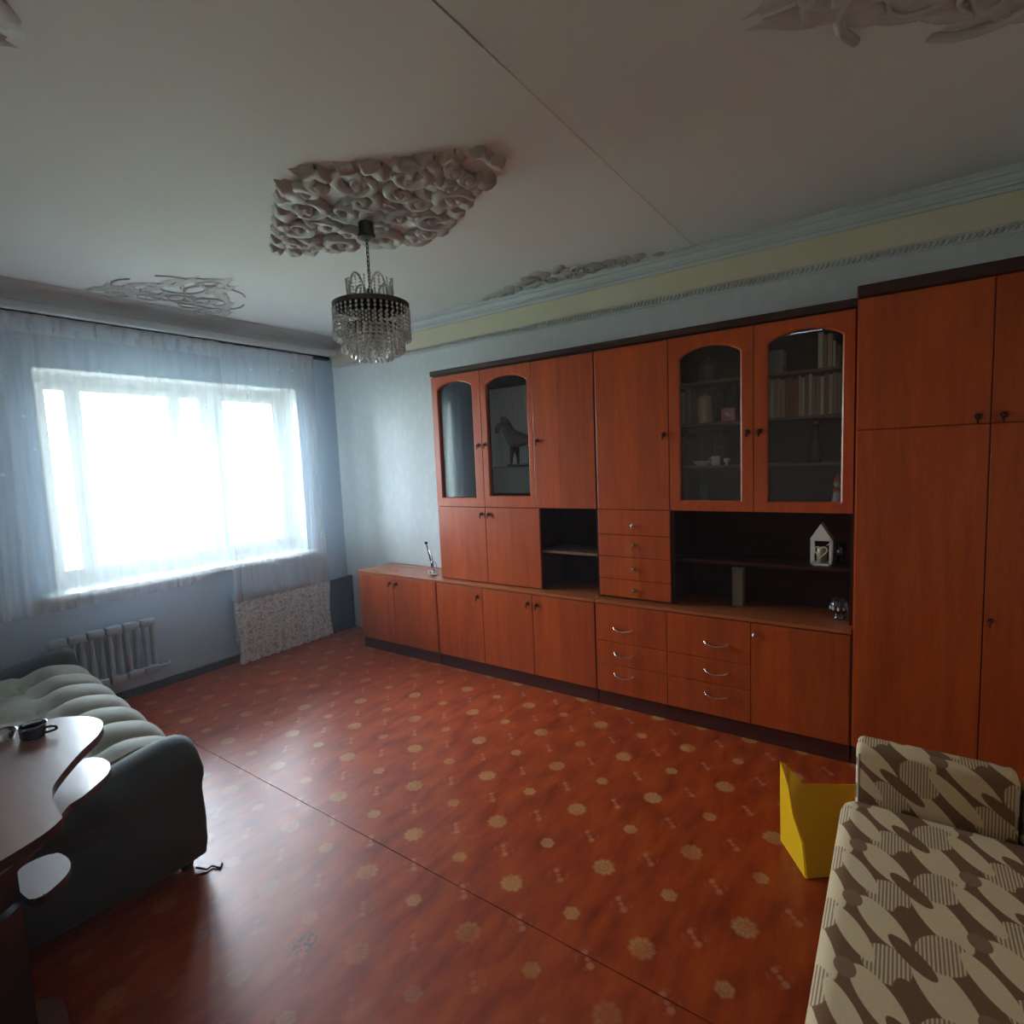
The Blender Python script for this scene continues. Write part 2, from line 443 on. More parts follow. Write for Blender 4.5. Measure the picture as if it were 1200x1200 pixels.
# ================================================================== ROOM SHELL
# floor with two linoleum sheets meeting in an open seam at x = 1.326
fl = struct('floor', bx(XL - .1, W + .1, YB - .1, B + .1, -.08, -.003), M['sheet_edge'])
def sheet(x0, x1, jit):
    bm = BM(); poly = []
    ys = [YB + (B - YB) * i / 60 for i in range(61)]
    if jit == 'right':
        poly = [(x0, YB), ] + [(x1 - random.uniform(.0010, .0035), y) for y in ys] + [(x0, B)]
    else:
        poly = [(x0 + random.uniform(.0005, .002), y) for y in ys[::-1]] + [(x1, YB), (x1, B)]
    return prism(bm, poly, -.003, 0)
struct('linoleum_sheet', sheet(XL, 1.326, 'right'), M['lino'], fl)
struct('linoleum_sheet', sheet(1.326, W, 'left'), M['lino'], fl)

# ceiling: concrete slabs with an irregular open joint
ce = struct('ceiling', bx(XL - .1, W + .1, YB - .1, B + .1, H + .02, H + .10), M['sheet_edge'])
def slab(y0, y1, dz, side):
    bm = BM(); xs = [XL + (W - XL) * i / 70 for i in range(71)]
    rnd = random.Random(3)
    def wj(x):
        g = .0028 if x < 1.33 else (.0028 * max(0, 1 - (x - 1.33) / .12))
        return g * rnd.uniform(.5, 1.3)
    if side == 'near': poly = [(XL, y0), (W, y0)] + [(x, y1 - wj(x)) for x in xs[::-1]]
    else: poly = [(x, y0 + wj(x)) for x in xs] + [(W, y1), (XL, y1)]
    prism(bm, poly, H, H + .02)
    for v in bm.verts:
        if v.co.z < H + .01: v.co.z += dz * (abs(v.co.y - .954) < .05) 
    return bm
struct('ceiling_slab', slab(YB, .954, .0015, 'near'), M['ceiling_near'], ce)
struct('ceiling_slab', slab(.954, B, 0, 'far'), M['ceiling'], ce)

# walls
wr = struct('wall_right', bx(W, W + .12, YB - .1, B + .1, 0, H), M['paper'])
struct('yellow_band', bx(W - .003, W, YB, B, 2.388, 2.52), M['paper_yellow'], wr)
wl = struct('wall_left', bx(XL - .12, XL, YB - .1, B + .1, 0, H), M['paper_cream'])
wb = struct('wall_back', bx(XL, W, YB - .12, YB, 0, H), M['paper_cream'])
# window wall with one wide recess
RX0, RX1, RZ0, RZ1 = 1.085, 2.84, .75, 2.15
T = .42
bm = BM()
box(bm, XL, RX0, B, B + T, 0, H); box(bm, RX1, W, B, B + T, 0, H)
box(bm, RX0, RX1, B, B + T, 0, RZ0); box(bm, RX0, RX1, B, B + T, RZ1, H)
ww = struct('wall_window', bm, M['wall_blue'])
# white painted reveals
bm = BM()
box(bm, RX0, RX0 + .006, B - .002, B + .24, RZ0, RZ1); box(bm, RX1 - .006, RX1, B - .002, B + .24, RZ0, RZ1)
box(bm, RX0, RX1, B - .002, B + .24, RZ1 - .006, RZ1)
struct('reveal_lining', bm, M['white_paint'], ww)

# window: wide fixed frame with three sashes
YF = B + .22
wn = tag(thing('window_1', None, None), kind='structure')
bm = BM()
box(bm, RX0, RX0 + .06, YF, YF + .07, RZ0, RZ1); box(bm, RX1 - .06, RX1, YF, YF + .07, RZ0, RZ1)
box(bm, RX0 + .06, RX1 - .06, YF, YF + .07, RZ1 - .06, RZ1); box(bm, RX0 + .06, RX1 - .06, YF, YF + .07, RZ0, RZ0 + .09)
box(bm, 2.17, 2.26, YF, YF + .07, RZ0 + .09, RZ1 - .06)
struct('window_frame', bm, M['white_paint'], wn)
def sash(x0, x1, z0, z1, st):
    bm = BM()
    box(bm, x0, x0 + st, YF - .02, YF + .03, z0, z1, .005); box(bm, x1 - st, x1, YF - .02, YF + .03, z0, z1, .005)
    box(bm, x0 + st, x1 - st, YF - .02, YF + .03, z1 - st, z1, .005); box(bm, x0 + st, x1 - st, YF - .02, YF + .03, z0, z0 + st, .005)
    f = struct('sash', bm, M['white_paint'], wn)
    struct('pane', bx(x0 + st * .6, x1 - st * .6, YF + .004, YF + .008, z0 + st * .6, z1 - st * .6), M['pane'], f)
    return f
sash(1.147, 1.335, .84, 2.088, .045)
sash(1.335, 1.95, .84, 2.088, .045)
sash(1.95, 2.17, .84, 2.088, .045)
s_ = sash(2.262, 2.778, .842, 2.088, .05)
struct('window_handle', bx(2.275, 2.295, YF - .06, YF - .02, 1.35, 1.47, .006), M['white_paint'], s_)
struct('window_sill', bx(1.0, 2.90, 4.09, YF + .01, .752, .786, .006, seg=2), M['white_paint'], wn)

# pelmet / cornice above the window, with curtain rail below
prof = [(B, H), (4.045, H), (4.048, 2.59), (4.075, 2.575), (4.105, 2.545), (4.118, 2.50), (4.116, 2.492),
        (4.062, 2.490), (4.055, 2.484), (4.055, 2.440), (4.066, 2.432), (4.12, 2.430), (4.12, 2.445), (B, 2.445)]
struct('trim_1', extrude_profile(BM(), prof, XL, W - .07, 'x'), M['cornice'])
rl = thing('curtain_rail', 'thin dark curtain rail under the pelmet over the window', 'curtain rail', (1.5, 4.10, 2.415))
obj('rail', bx(XL + .02, 3.10, 4.068, 4.128, 2.404, 2.430, .003), M['black'], rl)
# cornice along the cabinet wall: stepped moulding
prof = [(W, H), (W - .070, H), (W - .070, 2.590), (W - .058, 2.584), (W - .056, 2.572), (W - .046, 2.570),
        (W - .030, 2.552), (W - .020, 2.546), (W - .018, 2.536), (W - .010, 2.534), (W - .008, 2.515), (W, 2.512)]
struct('trim_2', extrude_profile(BM(), prof, YB, B, 'y'), M['cornice'])
# twisted rope border
rp = tag(thing('trim_3', None, None), kind='structure')
bm = BM(); box(bm, W - .010, W, YB, B, 2.342, 2.386, .003)
struct('border_strip', bm, M['plaster'], rp)
bm = BM(); n = 230
for i in range(n):
    y = YB + .02 + i * (B - YB - .04) / (n - 1)
    ball(bm, (W - .012, y, 2.364), .0135, 6, (.7, .62, 1.25), Matrix.Rotation(radians(38), 4, 'X'))
o = struct('rope_twist', bm, M['plaster'], rp, smooth=True); o['kind'] = 'stuff'
# baseboard below the window
struct('baseboard_window', bx(XL, W, B - .018, B, 0, .055, .003), M['baseboard'])

# ================================================================== CURTAINS
def curtain_sheet(x0, x1, y, ztop, zbot, pleat, amp, nx, nz=14, seed=0, hemamp=.0, zfun=None):
    rnd = random.Random(seed); ph = [rnd.uniform(0, 6.28) for _ in range(4)]
    bm = BM(); rows = []
    for j in range(nz + 1):
        tz = j / nz; row = []
        for i in range(nx + 1):
            tx = i / nx; x = x0 + (x1 - x0) * tx
            zb = zfun(x) if zfun else zbot
            z = ztop + (zb - ztop) * tz
            a = amp * (.5 + .5 * tz)
            yy = y + a * sin(2 * pi * x / pleat + ph[0] + .6 * sin(3 * x + ph[1])) + .4 * a * sin(2 * pi * x / (pleat * .43) + ph[2] + tz)
            row.append(bm.verts.new((x + .010 * sin(6 * tz + x * 20), yy, z)))
        rows.append(row)
    for a, b in zip(rows, rows[1:]):
        for i in range(nx): bm.faces.new((a[i], a[i + 1], b[i + 1], b[i]))
    return bm
cu = thing('tulle_curtain', 'wide sheer white tulle curtain ending at the window sill', 'curtain', (.9, 4.02, .7))
obj('curtain_cloth', curtain_sheet(XL + .03, 2.12, 4.01, 2.405, .71, .105, .014, 420, seed=1,
    zfun=lambda x: .71 + .05 * (1 / (1 + math.exp(-(x - 1.85) * 40)))), M['tulle'], cu, smooth=True)
obj('heading_tape', curtain_sheet(XL + .03, 2.12, 4.005, 2.408, 2.30, .105, .012, 300, 3, seed=1), M['tulle_dense'], cu, smooth=True)
cu = thing('tulle_curtain', 'narrower sheer tulle curtain falling to the floor beside the cabinets', 'curtain', (2.5, 4.05, .0))
obj('curtain_cloth', curtain_sheet(2.08, 2.90, 4.035, 2.405, .50, .09, .014, 200, seed=4), M['tulle_dense'], cu, smooth=True)
obj('lace_border', curtain_sheet(2.08, 2.90, 4.035, .50, .03, .09, .014, 200, 6, seed=4), M['lace'], cu, smooth=True, label='white lace band at the foot of the curtain')
obj('heading_tape', curtain_sheet(2.08, 2.90, 4.030, 2.408, 2.30, .09, .012, 200, 3, seed=4), M['tulle_dense'], cu, smooth=True)

# ================================================================== RADIATORS
def radiator(x0, n, z0, z1, label, pitch=.098):
    r = thing('radiator', label, 'radiator', (x0 + n * pitch / 2, 4.15, z0))
    first = None
    for i in range(n):
        x = x0 + (i + .5) * pitch
        if first is None:
            bm = BM()
            for sx in (-.024, .024):
                tube(bm, [(x + sx, 4.145, z0 + .03), (x + sx, 4.145, z1 - .03)], .016, 8)
            box(bm, x - .046, x + .046, 4.115, 4.175, z0, z0 + .055, .016, 2)
            box(bm, x - .046, x + .046, 4.115, 4.175, z1 - .055, z1, .016, 2)
            first = obj('radiator_section', bm, M['radiator'], r, smooth='auto'); base = x
        else:
            dup_part(first, r, (x - base, 0, 0))
    bm = BM(); tube(bm, [(x0 + n * pitch - .01, 4.145, z0 + .03), (x0 + n * pitch + .05, 4.145, z0 + .03), (x0 + n * pitch + .07, 4.17, z0 + .03), (x0 + n * pitch + .07, 4.205, z0 + .03)], .012, 8)
    obj('pipe', bm, M['radiator'], r, smooth=True)
    return r
radiator(.985, 6, .14, .52, 'pale ribbed radiator under the window beyond the grey sofa')
radiator(2.11, 7, .14, .55, 'white ribbed radiator seen through the lace foot of the floor-length curtain')

# dark board in the corner by the window
t_ = thing('corner_board', 'dark blue board standing in the corner between curtain and cabinets', 'board', (3.06, 4.16, 0))
obj('panel', bx(2.925, 3.215, 4.12, 4.150, 0, .47, .003), M['dark_paint'], t_)
obj('top_strip', bx(2.920, 3.215, 4.114, 4.156, .47, .486, .003), M['dark_paint'], t_)

# ================================================================== CABINETS
def knob(x, y, z, parent, s=1.0, mat='bronze'):
    bm = BM()
    pts = []
    for k in range(16):
        r = (.0155 if k % 2 == 0 else .010) * s; a = 2 * pi * k / 16
        pts.append((y + r * cos(a), z + r * sin(a)))
    f = [bm.verts.new((x, p[0], p[1])) for p in pts]; g = [bm.verts.new((x - .003, p[0], p[1])) for p in pts]
    bm.faces.new(f[::-1]); bm.faces.new(g)
    for i in range(16): bm.faces.new((f[i], f[(i + 1) % 16], g[(i + 1) % 16], g[i]))
    tube(bm, [(x - .002, y, z), (x - .014, y, z)], .004 * s, 8)
    ball(bm, (x - .016, y, z), .008 * s, 8)
    tube(bm, [(x - .016, y, z - .004), (x - .019, y + .004, z - .016), (x - .016, y + .002, z - .028)], [.003 * s, .0045 * s, .003 * s], 6)
    return obj('handle', bm, M[mat], parent, smooth='auto')
def pull(x, y, z, parent):
    """curved chrome bow pull, .10 long"""
    bm = BM(); L = .055
    pts = [(x, y + L, z + .006), (x - .016, y + L - .004, z + .006), (x - .024, y + L - .018, z + .001), (x - .026, y, z - .006), (x - .024, y - L + .018, z + .001), (x - .016, y - L + .004, z + .004), (x, y - L, z + .004)]
    tube(bm, [tuple(p) for p in catmull(pts, 5, False)], .0042, 8)
    ball(bm, (x - .004, y + L, z + .006), .008, 8); ball(bm, (x - .004, y - L, z + .004), .007, 8)
    return obj('handle', bm, M['chrome'], parent, smooth=True)
def door(parent, xf, y0, y1, z0, z1, mat='veneer', name='door', g=.0022, th=.017):
    """flat veneered front between y0<y1; front face at xf, thickness behind"""
    ym, zm = (y0 + y1) / 2, (z0 + z1) / 2
    return obj(name, bx(xf, xf + th, y0 + g, y1 - g, z0 + g, z1 - g, .0025, seg=2), M[mat], parent)
def carcass(bm, x0, x1, y0, y1, z0, z1, t=.016, back=True):
    box(bm, x0, x1, y0, y0 + t, z0, z1); box(bm, x0, x1, y1 - t, y1, z0, z1)
    box(bm, x0, x1, y0 + t, y1 - t, z0, z0 + t); box(bm, x0, x1, y0 + t, y1 - t, z1 - t, z1)
    if back: box(bm, x1 - .004, x1, y0 + t, y1 - t, z0 + t, z1 - t)
    return bm
XB = W - .012
def base_unit(y0, y1, label):
    c = thing('base_cabinet', label, 'cabinet', ((A0 + XB) / 2, (y0 + y1) / 2, 0))
    obj('body', carcass(BM(), A0 + .018, XB, y0 + .001, y1 - .001, .09, ZC - .019), M['veneer_plain'], c)
    obj('plinth', bx(A0 + .022, XB - .02, y0 + .004, y1 - .004, 0, .09), M['plinth'], c)
    obj('top', bx(A0 - .004, XB, y0 + .0015, y1 - .0015, ZC - .018, ZC, .003, seg=2), M['veneer_top'], c)
    return c
zt = ZC - .022
# 1: short one, by the window
c1 = base_unit(Y1_, Y0_, 'low two-door cabinet nearest the window, standing clear of the tall units')
ym = 3.185
d = door(c1, A0, Y1_ + .004, ym, .092, zt); knob(A0, 3.150, .568, d)
d = door(c1, A0, ym, Y0_ - .004, .092, zt); knob(A0, 3.218, .568, d)
# 2: three doors
c2 = base_unit(Y2_, Y1_, 'low three-door cabinet under the glazed display cabinet')
ys = [Y1_ - .004, 2.31, 1.905, Y2_ + .004]
for k, hy in enumerate((2.35, 1.94, 1.870)):
    d = door(c2, A0, ys[k + 1], ys[k], .092, zt); knob(A0, hy, .558, d)
# 3: two columns of drawers and a door
c3 = base_unit(Y3_, Y2_, 'low cabinet with two stacks of three drawers and one door')
zz = [.092, .265, .400, zt]
for (ya, yb, hy) in ((1.030, Y2_ - .004, 1.285), (.600, 1.030, .770)):
    for k, hz in enumerate((.204, .330, .480)):
        d = door(c3, A0, ya, yb, zz[k], zz[k + 1], 'veneer', 'drawer', .0015); pull(A0, hy, hz, d)
d = door(c3, A0, Y3_ + .004, .600, .092, zt)
bm = BM(); tube(bm, [(A0, .583, .575), (A0 - .012, .583, .572), (A0 - .018, .586, .558), (A0 - .012, .590, .545)], .0045, 8)
obj('handle', bm, M['chrome'], d, smooth=True)

def glass_door(parent, y0, y1, z0, z1, gy0, gy1, gz0, gz1, crown, hand_y, hand_z):
    """framed door with a pane whose top is a flattened arch with notched shoulders"""
    g = .0022; y0 += g; y1 -= g; z0 += g; z1 -= g; xf = AU; th = .019
    # inner outline, counter-clockwise from the bottom left (y grows to the photo's left)
    inner = []
    n = 14
    for i in range(n + 1): inner.append((gy0 + (gy1 - gy0) * i / n, gz0))
    for i in range(1, n): inner.append((gy1, gz0 + (gz1 - gz0) * i / n))
    arch = []
    for i in range(n + 1):
        s = i / n; y = gy1 + (gy0 - gy1) * s; q = abs(2 * s - 1)
        zz_ = gz1 + crown * (1 - q ** 2) ** .8 if q < .999 else gz1
        arch.append((y, zz_))
    inner += arch
    for i in range(1, n): inner.append((gy0, gz1 + (gz0 - gz1) * i / n))
    outer = []
    for i in range(n + 1): outer.append((y0 + (y1 - y0) * i / n, z0))
    for i in range(1, n): outer.append((y1, z0 + (z1 - z0) * i / n))
    for i in range(n + 1): outer.append((y1 + (y0 - y1) * i / n, z1))
    for i in range(1, n): outer.append((y0, z1 + (z0 - z1) * i / n))
    bm = BM(); N = len(inner)
    def ring(pts, x): return [bm.verts.new((x, p[0], p[1])) for p in pts]
    # small bevelled step on the inner edge
    cy, cz = (gy0 + gy1) / 2, (gz0 + gz1) / 2
    mid = [(p[0] + (.006 if p[0] > cy else -.006), p[1] + (.006 if p[1] > cz else -.006)) for p in inner]
    of, mf, jf, ob, ib = ring(outer, xf), ring(mid, xf), ring(inner, xf + .005), ring(outer, xf + th), ring(inner, xf + th)
    for a, b in ((of, mf), (mf, jf), (jf, ib), (ib, ob), (ob, of)):
        for i in range(N): bm.faces.new((a[i], a[(i + 1) % N], b[(i + 1) % N], b[i]))
    d = obj('door', bm, M['veneer_plain'], parent, label='glazed door with an arched pane')
    e = .008
    bm = BM(); pp = [(p[0] + (e if p[0] > cy else -e), p[1] + (e if p[1] > cz else -e)) for p in inner]
    a = [bm.verts.new((xf + th, p[0], p[1])) for p in pp]; b = [bm.verts.new((xf + th + .003, p[0], p[1])) for p in pp]
    bm.faces.new(a); bm.faces.new(b[::-1])
    for i in range(N): bm.faces.new((a[i], a[(i + 1) % N], b[(i + 1) % N], b[i]))
    obj('pane', bm, M['cab_glass'], d)
    knob(xf, hand_y, hand_z, d)
    return d
ZD = 1.168       # underside of upper doors
ZT = 2.078       # top of doors
ZCN = 2.085
def upper_unit(y0, y1, label):
    c = thing('wall_cabinet', label, 'cabinet', ((AU + XB) / 2, (y0 + y1) / 2, ZC))
    bm = BM(); t = .016
    box(bm, AU + .020, XB, y0 + .001, y0 + t, ZC, ZCN); box(bm, AU + .020, XB, y1 - t, y1 - .001, ZC, ZCN)
    box(bm, AU + .020, XB, y0 + t, y1 - t, ZCN - t, ZCN)
    box(bm, AU + .020, XB, y0 + t, y1 - t, ZD - .004, ZD + .012)
    obj('body', bm, M['niche_wood'], c)
    obj('back_panel', bx(XB - .005, XB, y0 + t, y1 - t, ZC, ZCN - t), M['niche_wood'], c)
    obj('top_cornice', bx(AU - .012, XB, y0, y1, ZCN, ZU, .004), M['dark_wood'], c)
    return c
# upper unit A
ua = upper_unit(Y2_, Y1_, 'tall upper cabinet with two glazed doors nearest the window')
yA = [Y1_, 2.300, 1.893, Y2_]
glass_door(ua, yA[1], yA[0], ZD, ZT, 2.372, 2.678, 1.232, 1.985, .045, 2.331, 1.586)
glass_door(ua, yA[2], yA[1], ZD, ZT, 1.930, 2.248, 1.245, 1.975, .045, 2.270, 1.588)
d = door(ua, AU, yA[3] + .003, yA[2], ZD, ZT); knob(AU, 1.861, 1.591, d)
for hy, ya, yb in ((2.332, 2.300, Y1_), (2.268, 1.866, 2.300)):
    d = door(ua, AU, ya, yb, ZC + .004, ZD); knob(AU, hy, 1.120, d)
obj('partition', bx(AU + .021, XB - .006, 1.875, 1.891, ZC + .001, ZCN - .017), M['niche_wood'], ua)
obj('display_post', bx(AU + .021, AU + .037, 2.262, 2.300, ZD + .013, ZCN - .017), M['dark_wood'], ua)
obj('shelf', bx(AU + .03, XB - .006, Y2_ + .017, 1.874, .880, .896), M['shelf_wood'], ua)
bm = BM()
for k in range(17): tube(bm, [(XB - .012, 2.100 + k * .0203, ZD + .075), (XB - .012, 2.100 + k * .0203, ZCN - .10)], .0085, 6)
box(bm, XB - .012, XB - .006, 2.090, 2.435, ZD + .075, ZCN - .10)
obj('ribbed_back', bm, M['white_paint'], ua, smooth='auto', label='pale ribbed backing behind the horse figurine')
obj('glass_shelf', bx(AU + .035, XB - .011, 1.893, 2.290, 1.430, 1.436), M['clear'], ua)
# upper unit B
ub = upper_unit(Y3_, Y2_, 'tall upper cabinet with books behind two glazed doors beside the wardrobe')
yB_ = [Y2_, 1.025, .600, Y3_]
d = door(ub, AU, yB_[1], yB_[0] - .003, ZD, ZT); knob(AU, 1.040 + .012, 1.580, d)
glass_door(ub, yB_[2], yB_[1], ZD, ZT, .661, .964, 1.225, 1.965, .050, .628, 1.568)
glass_door(ub, yB_[3] + .006, yB_[2], ZD, ZT, .226, .535, 1.221, 1.975, .050, .571, 1.568)
zd = [.655, .760, .893, 1.022, ZD]
for k, hz in enumerate((.703, .830, .965, 1.080)):
    d = door(ub, AU, 1.025, yB_[0] - .003, zd[k], zd[k + 1], 'veneer', 'drawer', .0015); knob(AU, 1.243, hz, d, 1.0, 'chrome')
obj('partition', bx(AU + .021, XB - .006, 1.010, 1.026, ZC + .001, ZD - .005), M['dark_wood'], ub)
obj('partition', bx(AU + .021, XB - .006, 1.010, 1.026, ZD + .013, ZCN - .017), M['niche_wood'], ub)
obj('partition', bx(AU + .021, XB - .006, .592, .608, ZD + .013, ZCN - .017), M['dark_wood'], ub)
obj('shelf', bx(AU + .03, XB - .006, Y3_ + .017, 1.009, .888, .904), M['niche_wood'], ub)
SH = (1.405, 1.628, 1.842)
for z in SH:
    obj('shelf', bx(AU + .035, XB - .006, .609, 1.009, z - .012, z), M['shelf_wood'], ub)
    obj('shelf', bx(AU + .035, XB - .006, Y3_ + .017, .591, z - .012, z), M['shelf_wood'], ub)

# wardrobe
wd = thing('wardrobe', 'tall wardrobe with upper lockers at the right end of the wall unit', 'wardrobe', ((A0 + XB) / 2, (Y3_ + Y5_) / 2, 0))
bm = carcass(BM(), A0 + .018, XB, Y5_, Y3_ - .001, .09, ZW - .05)
box(bm, A0 + .018, XB - .004, Y4_ - .008, Y4_ + .008, .106, ZW - .066)
box(bm, A0 + .018, XB - .004, Y5_ + .016, Y4_ - .008, 1.535, 1.551); box(bm, A0 + .018, XB - .004, Y4_ + .008, Y3_ - .017, 1.535, 1.551)
obj('body', bm, M['veneer_plain'], wd)
obj('plinth', bx(A0 + .022, XB - .02, Y5_ + .004, Y3_ - .005, 0, .09), M['plinth'], wd)
obj('top_cornice', bx(A0 - .012, XB, Y5_, Y3_, ZW - .05, ZW, .004), M['dark_wood'], wd)
for ya, yb, h1, h2 in ((Y4_, Y3_ - .004, -.244, None), (Y5_ + .003, Y4_, -.320, -.304)):
    d = door(wd, A0, ya, yb, .092, 1.543)
    if h2: knob(A0, h2, .755, d, .7)
    d = door(wd, A0, ya, yb, 1.543, ZW - .053); knob(A0, h1, 1.572, d)

# ================================================================== THINGS IN AND ON THE CABINETS
# books
BC = [(.30, .20, .13), (.22, .12, .09), (.16, .06, .05), (.34, .24, .15), (.25, .15, .09), (.36, .32, .26), (.20, .15, .11), (.42, .38, .32), (.17, .10, .08)]
bmats = [simple('book_cloth', tuple(1.7 * q for q in c), .7, 0, 30, .15) for c in BC]
CN = ['tan', 'brown', 'red-brown', 'light tan', 'russet', 'pale grey', 'dull brown', 'cream', 'dark brown']
ORD = 'first second third fourth fifth sixth seventh eighth ninth tenth eleventh twelfth thirteenth fourteenth fifteenth sixteenth seventeenth eighteenth nineteenth twentieth twenty-first twenty-second twenty-third twenty-fourth twenty-fifth'.split()
pages = simple('book_pages', (.5, .46, .38), .8, 0, 80, .1)
def book(y, wd_, h, z, mat, label, group, dep=.13, xf=2.985, tilt=0):
    t = thing('book', label, 'book', (xf + dep / 2, y, z)); t['group'] = group
    bm = BM()
    box(bm, xf, xf + .004, y - wd_ / 2, y + wd_ / 2, z, z + h, .001)
    box(bm, xf, xf + dep, y - wd_ / 2, y - wd_ / 2 + .0015, z, z + h); box(bm, xf, xf + dep, y + wd_ / 2 - .0015, y + wd_ / 2, z, z + h)
    obj('cover', bm, mat, t)
    obj('pages', bx(xf + .003, xf + dep - .004, y - wd_ / 2 + .0015, y + wd_ / 2 - .0015, z + .002, z + h - .004), pages, t)
    return t
rb = random.Random(5)
y = .578; ib = 0
while y > .205:
    wv = rb.choice((.012, .014, .017, .020)); k = rb.randrange(9) if y > .40 else rb.choice((3, 5, 7, 6, 8))
    if y - wv < .195: break
    book(y - wv / 2, wv, rb.uniform(.178, .196), SH[1], bmats[k], '%s book, %s from the left in the packed bookcase row by the wardrobe' % (CN[k], ORD[ib]), 'books packed behind the right glass door')
    y -= wv + .0012; ib += 1
y = .330
for k, (wv, h) in enumerate(((.020, .165), (.016, .15), (.018, .155), (.014, .12), (.018, .10))):
    book(y - wv / 2, wv, h, SH[2], bmats[(7, 6, 3, 5, 2)[k]], ('tall cream', 'dull brown', 'light tan', 'small pale grey', 'smallest red-brown')[k] + ' book, ' + ORD[k] + ' from the left on the top shelf above the packed row', 'books at the end of the top shelf')
    y -= wv + .0015
darkb = [simple('dark_book_cloth', c, .7, 0, 30, .15) for c in ((.11, .07, .09), (.08, .06, .08), (.14, .10, .10), (.09, .07, .06))]
y = 1.000
for k in range(13):
    wv = rb.choice((.014, .017, .019))
    book(y - wv / 2, wv, rb.uniform(.15, .175), SH[0], darkb[k % 4], 'dark violet-brown book, ' + ORD[k] + ' from the left in the row behind the white mug', 'dark books behind the book cabinet left door', xf=3.04, dep=.12)
    y -= wv + .0015
y = 1.003
for k in range(4):
    wv = (.018, .020, .016, .018)[k]
    book(y - wv / 2, wv, .17 + .006 * k, SH[1], (bmats[2], bmats[4], darkb[2], bmats[8])[k], ('red-brown', 'russet', 'dark violet-brown', 'dark brown')[k] + ' book, ' + ORD[k] + ' from the left beside the beige canister', 'brown books beside the beige canister', xf=3.0, dep=.12)
    y -= wv + .0015
# right door: dark shapes, lilac boxes, figurine
lil = simple('lilac_card', (.24, .21, .27), .6, 0, 30, .1)
for k, z in enumerate((SH[2], SH[2] + .058)):
    t_ = thing('keepsake_box', ('lower' if k == 0 else 'upper') + ' of two stacked small lilac boxes on the top shelf of the bookcase', 'box', (3.04, .52, z))
    obj('box_body', bx(3.0, 3.09, .480, .565, z + .0005, z + .036, .003), lil, t_)
    obj('lid', bx(2.998, 3.092, .478, .567, z + .036, z + .057, .003), lil, t_)
t_ = thing('vase', 'slender dark vase on the third shelf behind the right glass door', 'vase', (3.06, .345, SH[0]))
obj('vase_body', lathe(BM(), [(.0, .0005), (.028, .001), (.032, .03), (.030, .08), (.012, .13), (.010, .16), (.016, .18), (.012, .178), (.007, .16), (0, .15)], 3.06, .345, 18, SH[0]), M['cup'], t_, smooth=True)
obj('stopper', lathe(BM(), [(.006, .176), (.012, .19), (.009, .205), (0, .208)], 3.06, .345, 12, SH[0]), M['silver'], t_, smooth=True)
fig_w = simple('white_ceramic', (.75, .73, .68), .3, 0, 30, .05); fig_r = simple('red_cloth', (.55, .04, .03), .6, 0, 30, .1)
t_ = thing('figurine', 'small white figurine with red collar in the bottom right corner of the bookcase', 'figurine', (3.0, .245, ZD + .012))
z = ZD + .012
obj('figure_body', lathe(BM(), [(0, .001), (.024, .001), (.026, .03), (.020, .06), (.015, .09), (.009, .10), (0, .101)], 3.0, .245, 14, z), fig_w, t_, smooth=True)
obj('collar', lathe(BM(), [(.010, .088), (.020, .086), (.021, .098), (.010, .106)], 3.0, .245, 14, z), fig_r, t_, smooth=True)
bm = BM(); ball(bm, (3.0, .245, z + .12), .017, 10); obj('head', bm, fig_w, t_, smooth=True)
obj('hat', lathe(BM(), [(.018, .128), (.016, .14), (.006, .165), (0, .172)], 3.0, .245, 14, z), fig_r, t_, smooth=True)
# left glass door of unit B
beige = simple('beige_ceramic', (.46, .40, .28), .5, 0, 20, .08); pinkm = simple('pink_card', (.62, .22, .24), .6, 0, 12, .1)
t_ = thing('canister', 'tall beige canister on the second shelf of the book cabinet', 'canister', (3.03, .862, SH[1]))
obj('canister_body', lathe(BM(), [(0, .0005), (.034, .001), (.036, .006), (.036, .125), (.033, .132), (0, .132)], 3.03, .862, 20, SH[1]), beige, t_, smooth='auto')
obj('lid', lathe(BM(), [(.034, .133), (.034, .142), (.010, .146), (.008, .156), (0, .158)], 3.03, .862, 20, SH[1]), beige, t_, smooth='auto')
gl_ = None
for k, yy in enumerate((.822, .790, .757, .722)):
    tt = thing('stemmed_glass', 'slim clear bottle with round silver stopper, ' + ORD[k] + ' right of the beige canister', 'bottle', (3.09, yy, SH[1])); tt['group'] = 'slim bottles behind the pink box'
    obj('bottle_body', lathe(BM(), [(0, .0005), (.012, .001), (.012, .10), (.006, .13), (.005, .16), (.006, .17), (0, .17)], 3.09, yy, 12, SH[1]), M['clear'], tt, smooth=True)
    bm = BM(); ball(bm, (3.09, yy, SH[1] + .178), .009, 8); obj('stopper', bm, M['silver'], tt, smooth=True)
    tt.name = 'bottle'
t_ = thing('card_box', 'small pink box with a white motif standing on the second shelf', 'box', (3.0, .735, SH[1]))
obj('box_body', bx(2.985, 3.01, .702, .768, SH[1] + .0005, SH[1] + .068, .002), pinkm, t_)
bm = BM()
for dy, dz, r in ((0, 0, .010), (.012, .006, .007), (-.013, -.004, .008), (.004, .013, .006)): ball(bm, (2.984, .735 + dy, SH[1] + .034 + dz), r, 8, (.15, 1, 1))
obj('motif', bm, fig_w, t_, smooth=True)
t_ = thing('dish', 'low white oval dish on the middle shelf of the book cabinet', 'dish', (3.0, .875, SH[0]))
obj('dish_body', lathe(BM(), [(0, .001), (.026, .001), (.030, .006), (.047, .024), (.044, .025), (.027, .009), (0, .008)], 3.0, .875, 22, SH[0]), fig_w, t_, smooth=True)
